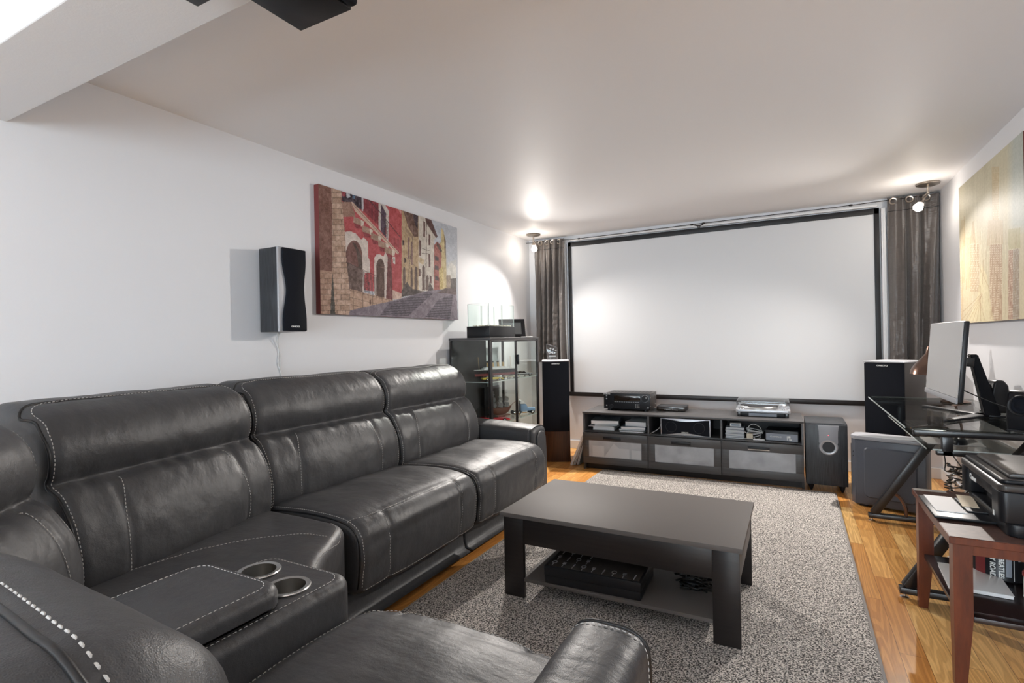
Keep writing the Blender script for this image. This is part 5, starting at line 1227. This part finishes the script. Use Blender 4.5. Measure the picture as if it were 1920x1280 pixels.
# keyboard and mouse on the lower shelf
KS = .6585
t = thing('keyboard', 'black keyboard on the lower glass shelf of the desk', 'keyboard', (.66, 3.72, KS), R(3)); B().box(-.075, .075, -.22, .22, 0, .014, .004).obj('frame', 'softblack', t)
b = B()
for i in range(6):
    for j in range(20):
        b.box(-.066+i*.0215, -.048+i*.0215, -.208+j*.021, -.190+j*.021, .0142, .020)
o = b.obj('keys', 'softblack', t, 0); o['kind'] = 'stuff'
t = thing('mouse_mat', 'grey cloth mat on the lower glass shelf of the desk', 'mat', (.68, 3.33, KS), 0); B().box(-.11, .11, -.10, .10, 0, .003, .001).obj('mat', 'rug_edge', t)
t = thing('mouse', 'black computer mouse on the grey mat', 'mouse', (.70, 3.27, KS+.0035), R(70))
b = B(); b.grid(lambda u, v: Vector((.052*math.cos(PI*u)*1.0, .030*math.sin(PI*u)*math.cos(PI*v)*(1+.12*math.cos(PI*u)), .032*math.sin(PI*u)**.8*math.sin(PI*v))), 20, 16); b.box(-.03, .03, -.02, .02, 0, .002); b.obj('shell', 'softblack', t, 180)
B().lathe([(0, -.003), (.006, -.003), (.006, .003), (0, .003)], (.028, 0, .026), 14, RX(R(90))).obj('wheel', 'grey', t)
# cables under the desk
for k, (pts, lab) in enumerate((
    ([(1.03, 3.35, .74), (1.02, 3.33, .65), (1.0, 3.30, .56), (1.03, 3.25, .45), (1.03, 3.3, .30)], 'thick black cable hanging under the desk beside the wall, nearest the printer'),
    ([(1.04, 3.22, .75), (1.035, 3.18, .66), (1.035, 3.20, .55), (1.035, 3.24, .4)], 'black cable hanging under the near end of the desk'),
    ([(.80, 4.34, .62), (.83, 4.2, .5), (.87, 4.05, .40), (.93, 3.9, .30), (1.0, 3.85, .25)], 'dark cable looping down behind the computer tower'),
    ([(.86, 4.52, .56), (.87, 4.42, .36), (.86, 4.35, .30), (.90, 4.1, .37), (1.0, 3.9, .33)], 'brown cable with a plug crossing behind the side table'))):
    t = thing('hanging_cable', lab, 'cable', pts[0]); T = Matrix.Translation([-v for v in pts[0]]); B(T).tube(spline(pts, 8), .006 if k == 0 else .0035, 7).obj('cable', 'cable', t, 180)
    if k in (2, 3): B(T).tube([Vector(pts[-2]), Vector(pts[-2]).lerp(Vector(pts[-1]), .5)], .010, 8).obj('connector', 'cable', t)
t = thing('cable_coil', 'heap of coiled black and silver cables on the floor behind the computer tower', 'cables', (.90, 4.20, .001)); rnd = random.Random(11)
for k in range(9): B().tube([Vector((rnd.uniform(-.02, .02)+.06*math.cos(a), rnd.uniform(-.003, .003)+.09*math.sin(a)+.0, .15+k*.026+.02*math.sin(a*2+k))) for a in np.linspace(0, 2*PI, 28)[:-1]], .0045, 6, True).obj('loop', 'steel' if k % 3 == 0 else 'cable', t, 180)
B().prism(rbox(-.06, .06, -.12, .10, .02), 0, .14, 'z', .008).obj('power_brick', 'softblack', t)
t = thing('power_strip', 'white power strip on the floor behind the side table', 'power strip', (.93, 3.72, .001), R(100)); B().prism(rbox(-.16, .16, -.03, .03, .01), 0, .04, 'z', .005).obj('body', 'white', t)
for x in (-.11, -.05, .01, .07): B().lathe([(0, 0), (.018, 0), (.018, .001), (0, .001)], (x, 0, .0402), 18).obj('socket', 'grey', t)
t = thing('papers', 'loose white papers heaped on the floor behind the side table', 'papers', (.86, 3.50, .001), R(20)); 
for k in range(4): B().box(-.10, .10, -.14, .14, .002*k+.0005, .002*k+.0018, 0, rot=RZ(R(k*13-15))).obj('sheet', 'paper', t, 0)
# gap behind the subwoofer: stacked white items
t = thing('white_router', 'white box with cables on the floor between the subwoofer and the computer tower', 'router', (.545, 5.15, .001), R(-20)); B().box(-.07, .07, -.05, .05, .0, .11, .006).obj('body', 'white', t); B().tube(spline([(-.06, -.055, .07), (-.08, -.10, .10), (-.05, -.14, .05), (-.02, -.10, .005)], 8), .003, 6).obj('cable', 'cable', t, 180)

# ================================================================== SIDE TABLE
SX0, SX1, SY0, SY1, SZ = .452, 1.035, 2.262, 2.905, .512
sc_ = ((SX0+SX1)/2, (SY0+SY1)/2, 0); T = Matrix.Translation((-sc_[0], -sc_[1], 0))
t = thing('side_table', 'dark cherry wooden side table with a lower shelf holding the printer', 'side table', sc_)
B(T).box(SX0, SX1, SY0, SY1, SZ-.024, SZ, .0015, 1).obj('tabletop', 'cherry', t)
B(T).box(SX0+.003, SX1-.003, SY0+.003, SY1-.003, SZ+.0001, SZ+.0012).obj('worn_surface', 'cherrytop', t, 0)
lw = .052
for x in (SX0+.012, SX1-.012-lw):
    for y in (SY0+.012, SY1-.012-lw):
        left = x < .7; near = y < 2.5
        t_ = bmesh.new(); ix = 1 if left else -1; iy = 1 if near else -1
        def ring(z, k): 
            a = (x, x+lw*k) if left else (x+lw*(1-k), x+lw); c_ = (y, y+lw*k) if near else (y+lw*(1-k), y+lw)
            return [t_.verts.new(v) for v in ((a[0], c_[0], z), (a[1], c_[0], z), (a[1], c_[1], z), (a[0], c_[1], z))]
        rr = [ring(.004, .62), ring(.24, 1), ring(SZ-.0245, 1)]
        t_.faces.new(rr[0][::-1]); t_.faces.new(rr[2])
        for a, c_ in zip(rr, rr[1:]):
            for k in range(4): t_.faces.new((a[k], a[(k+1) % 4], c_[(k+1) % 4], c_[k]))
        b = B(T); b.add(t_); o = b.obj('leg', 'cherry', t, 20)
        B(T).lathe([(0, 0), (.010, 0), (.012, .0036), (0, .0036)], (x+lw*.35 if left else x+lw*.65, y+lw*.35 if near else y+lw*.65, 0), 14).obj('glide', 'steel', o)
for y in (SY0+.020, SY1-.040): B(T).box(SX0+.066, SX1-.066, y, y+.020, SZ-.060, SZ-.025).obj('apron', 'cherry', t)
for x in (SX0+.020, SX1-.040): B(T).box(x, x+.02, SY0+.066, SY1-.066, SZ-.060, SZ-.025).obj('apron', 'cherry', t)
M['shelfdark'] = newmat('dark_varnished_shelf', rgb(40, 30, 30), .22, spec=.6)
B(T).box(SX0+.030, SX1-.014, SY0+.062, SY1-.062, .228, .246, .001).box(SX0+.066, SX1-.066, SY0+.016, SY0+.0625, .228, .246, .001).obj('lower_shelf', 'shelfdark', t)
ST2 = SZ+.0016
# printer: local x = depth away from the room (front faces -x)
t = thing('printer', 'black inkjet printer on the side table with its paper tray pulled out', 'printer', (.60, 2.325, ST2))
pd, pw, ph = .36, .47, .185
b = B(); b.prism(rbox(.02, pd, .0, pw, .03), .0, .045, 'z', .006).obj('lower_body', 'softblack', t, 50)
B().prism([(.0, .0), (.055, 0), (.055, .085), (.0, .085)], 0.0, .150, 'z', .016).obj('near_column', 'softblack', t, 50) if False else None
B().prism(rbox(.0, pd, 0, .10, .022), .0455, .150, 'z', .004).obj('near_column', 'softblack', t, 50)
B().prism(rbox(.0, pd, pw-.06, pw, .022), .0455, .150, 'z', .004).obj('far_column', 'softblack', t, 50)
B().box(.06, pd, .1005, pw-.0605, .0455, .150).obj('paper_bay', 'black', t)
B().box(.012, .059, .101, pw-.061, .105, .150, .004).obj('front_fascia', 'softblack', t)
B().prism(rbox(-.002, pd, -.002, pw+.002, .025), .1505, ph-.012, 'z', .004).obj('scanner_body', 'casing', t, 50)
B().prism(rbox(.01, pd-.005, .02, pw-.01, .02), ph-.0115, ph+.002, 'z', .004).obj('scanner_lid', 'softblack', t, 50)
B().prism([(.04, ph+.0022), (.24, ph+.0022), (.25, ph+.014), (.24, ph+.018), (.05, ph+.018), (.04, ph+.012)], .06, pw-.05, 'y', .003).obj('feeder_cover', 'casing', t, 50)
B().box(.26, .35, .05, .20, ph+.0025, ph+.005).obj('sheet_on_lid', 'paper', t, 0)
text('Canon', .030, (-.0025, .17+.12, .128), (R(90), 0, R(-90)), 'lettering', t, bold=.0005)
B().box(-.155, .058, .112, pw-.072, .006, .016, .003).obj('output_tray', 'softblack', t)
B().box(-.04, .054, .20, pw-.085, .0165, .0225, .002).obj('tray_extension', 'black', t)
B().box(.0, .002, .03, .055, .06, .075).obj('memory_label', 'lettering', t, 0) if False else B().box(-.0012, -.0002, .055, .068, .055, .073).obj('small_label', 'lettering', t, 0)
t = thing('paper_stack', 'white paper sheets lying on the pulled out printer tray', 'paper', (.505, 2.60, ST2+.0165)); 
B().box(-.042, .048, -.10, .12, 0, .003, .0).obj('sheets', 'paper', t, 0); B().box(-.050, -.0435, -.11, .13, 0, .006, .001).obj('paper_guide', 'glass', t, 0) if False else None
t = thing('clipboard', 'dark clipboard with a white sheet lying at the left edge of the side table', 'clipboard', (.497, 2.64, ST2+.0005), R(-2)) if False else None
t = thing('folded_sheet', 'cream folded sheet resting on the printer tray beside the logo', 'paper', (.585, 2.66, ST2+.0232)); B().box(-.020, .03, -.085, .09, 0, .0015, 0, rot=RZ(R(-6))).obj('sheet', 'cream', t, 0)
# tin, tub and book on the shelf
SHT = .2465
t = thing('popcorn_tin', 'black printed tin bucket with white vertical lettering on the lower shelf of the side table', 'tin', (.70, 2.735, SHT))
tr, th_ = .088, .150
B().lathe([(0, 0), (tr, 0), (tr+.002, .003), (tr, .006), (tr, th_-.006), (tr+.003, th_-.002), (tr+.002, th_), (0, th_)], (0, 0, 0), 60).obj('body', 'softblack', t)
B().lathe([(tr-.004, 0), (tr+.001, 0), (tr+.001, .008), (tr-.006, .012), (0, .012)], (0, 0, th_+.0005), 60).obj('lid', 'softblack', t)
def wrap(bmfn, name, mat): pass
def on_tin(o, a0, z0, r_=tr+.0012):
    """bend flat lettering (x along the wall, z up) round the tin at angle a0"""
    for v in o.data.vertices:
        x, y, z = v.co; a = a0+x/r_; v.co = ((r_+z)*math.cos(a), (r_+z)*math.sin(a), z0+y)
    o.location = (0, 0, 0); o.rotation_euler = (0, 0, 0)
def vtext(body, size, a0, z0, sx=1):
    c = bpy.data.curves.new('lettering', 'FONT'); c.body = body; c.size = size; c.extrude = .0004; c.align_x = 'CENTER'; c.align_y = 'CENTER'; c.offset = .0006
    q = bpy.data.objects.new('lettering', c); COL.objects.link(q); me = bpy.data.meshes.new_from_object(q.evaluated_get(bpy.context.evaluated_depsgraph_get())); bpy.data.objects.remove(q)
    for v in me.vertices: x, y = v.co.x*sx, v.co.y; v.co.x, v.co.y = y, -x
    me.materials.clear(); me.materials.append(M['lettering']); o = bpy.data.objects.new('lettering', me); COL.objects.link(o); o.parent = t; o['label'] = 'white vertical lettering reading '+body; on_tin(o, a0, z0); return o
am = math.atan2(-2.735, -.70)    # facing the room
vtext('THE BEATLES', .022, am+R(4), .072, .92); vtext('ABBEY ROAD', .022, am-R(12), .072, .92)
def ring_patch(a0, a1, z0, z1, name, mat):
    B().grid(lambda u, v: Vector(((tr+.0008)*math.cos(a0+(a1-a0)*u), (tr+.0008)*math.sin(a0+(a1-a0)*u), z0+(z1-z0)*v)), 14, 1).obj(name, mat, t, 180)
ring_patch(am-R(50), am-R(26), .012, th_-.014, 'printed_swirl', 'hullred'); ring_patch(am+R(13), am+R(24), .02, th_-.03, 'printed_panel', 'printgrey'); ring_patch(am+R(28), am+R(29.5), .006, th_-.008, 'printed_line', 'lettering')
ring_patch(am+R(38), am+R(66), .082, .092, 'printed_band', 'lettering')
for k in range(4): ring_patch(am+R(41+k*6), am+R(44+k*6), .094, .122, 'printed_stripe', 'lettering')
B().tube([((tr+.004)*math.cos(a), (tr+.004)*math.sin(a), th_-.012-.10*math.sin((a-am+R(90))/2)*.0-.0*a) for a in np.linspace(am-R(100), am-R(40), 12)], .0018, 6).obj('wire_handle', 'steel', t)
t = thing('snack_tub', 'white printed tub with a red lid in front of the black tin', 'tub', (.765, 2.52, SHT)); r_ = .052
B().lathe([(0, 0), (r_, 0), (r_+.001, .003), (r_, .006), (r_, .078), (0, .078)], (0, 0, 0), 44).obj('body', 'white', t); B().lathe([(r_-.002, .0), (r_+.003, .0), (r_+.003, .011), (r_, .014), (r_-.006, .010), (0, .010)], (0, 0, .0782), 44).obj('lid', 'red', t)
tr2 = r_+.0008; am2 = math.atan2(-2.52, -.765)
def rp2(a0, a1, z0, z1, name, mat): B().grid(lambda u, v: Vector((tr2*math.cos(a0+(a1-a0)*u), tr2*math.sin(a0+(a1-a0)*u), z0+(z1-z0)*v)), 10, 1).obj(name, mat, t, 180)
rp2(am2-R(46), am2-R(30), .012, .07, 'blue_stripe', 'blue'); rp2(am2+R(34), am2+R(60), .012, .07, 'blue_stripe', 'blue'); rp2(am2-R(62), am2-R(48), .008, .035, 'printed_snack', 'tan'); rp2(am2+R(34), am2+R(64), .007, .030, 'printed_snack', 'tan')
for k in range(6): rp2(am2-R(24), am2+R(28), .02+k*.008, .0215+k*.008, 'printed_line', 'printgrey')
t = thing('white_book', 'glossy white book lying on the lower shelf of the side table', 'book', (.585, 2.60, SHT), R(-3)); M['gloss'] = newmat('glossy_white_cover', (.62, .62, .62), .15)
B().box(-.085, .095, -.115, .115, .001, .013, .001).obj('pages', 'paper', t, 0); B().box(-.087, .097, -.117, .117, .0132, .0152, .0005).obj('cover', 'gloss', t)
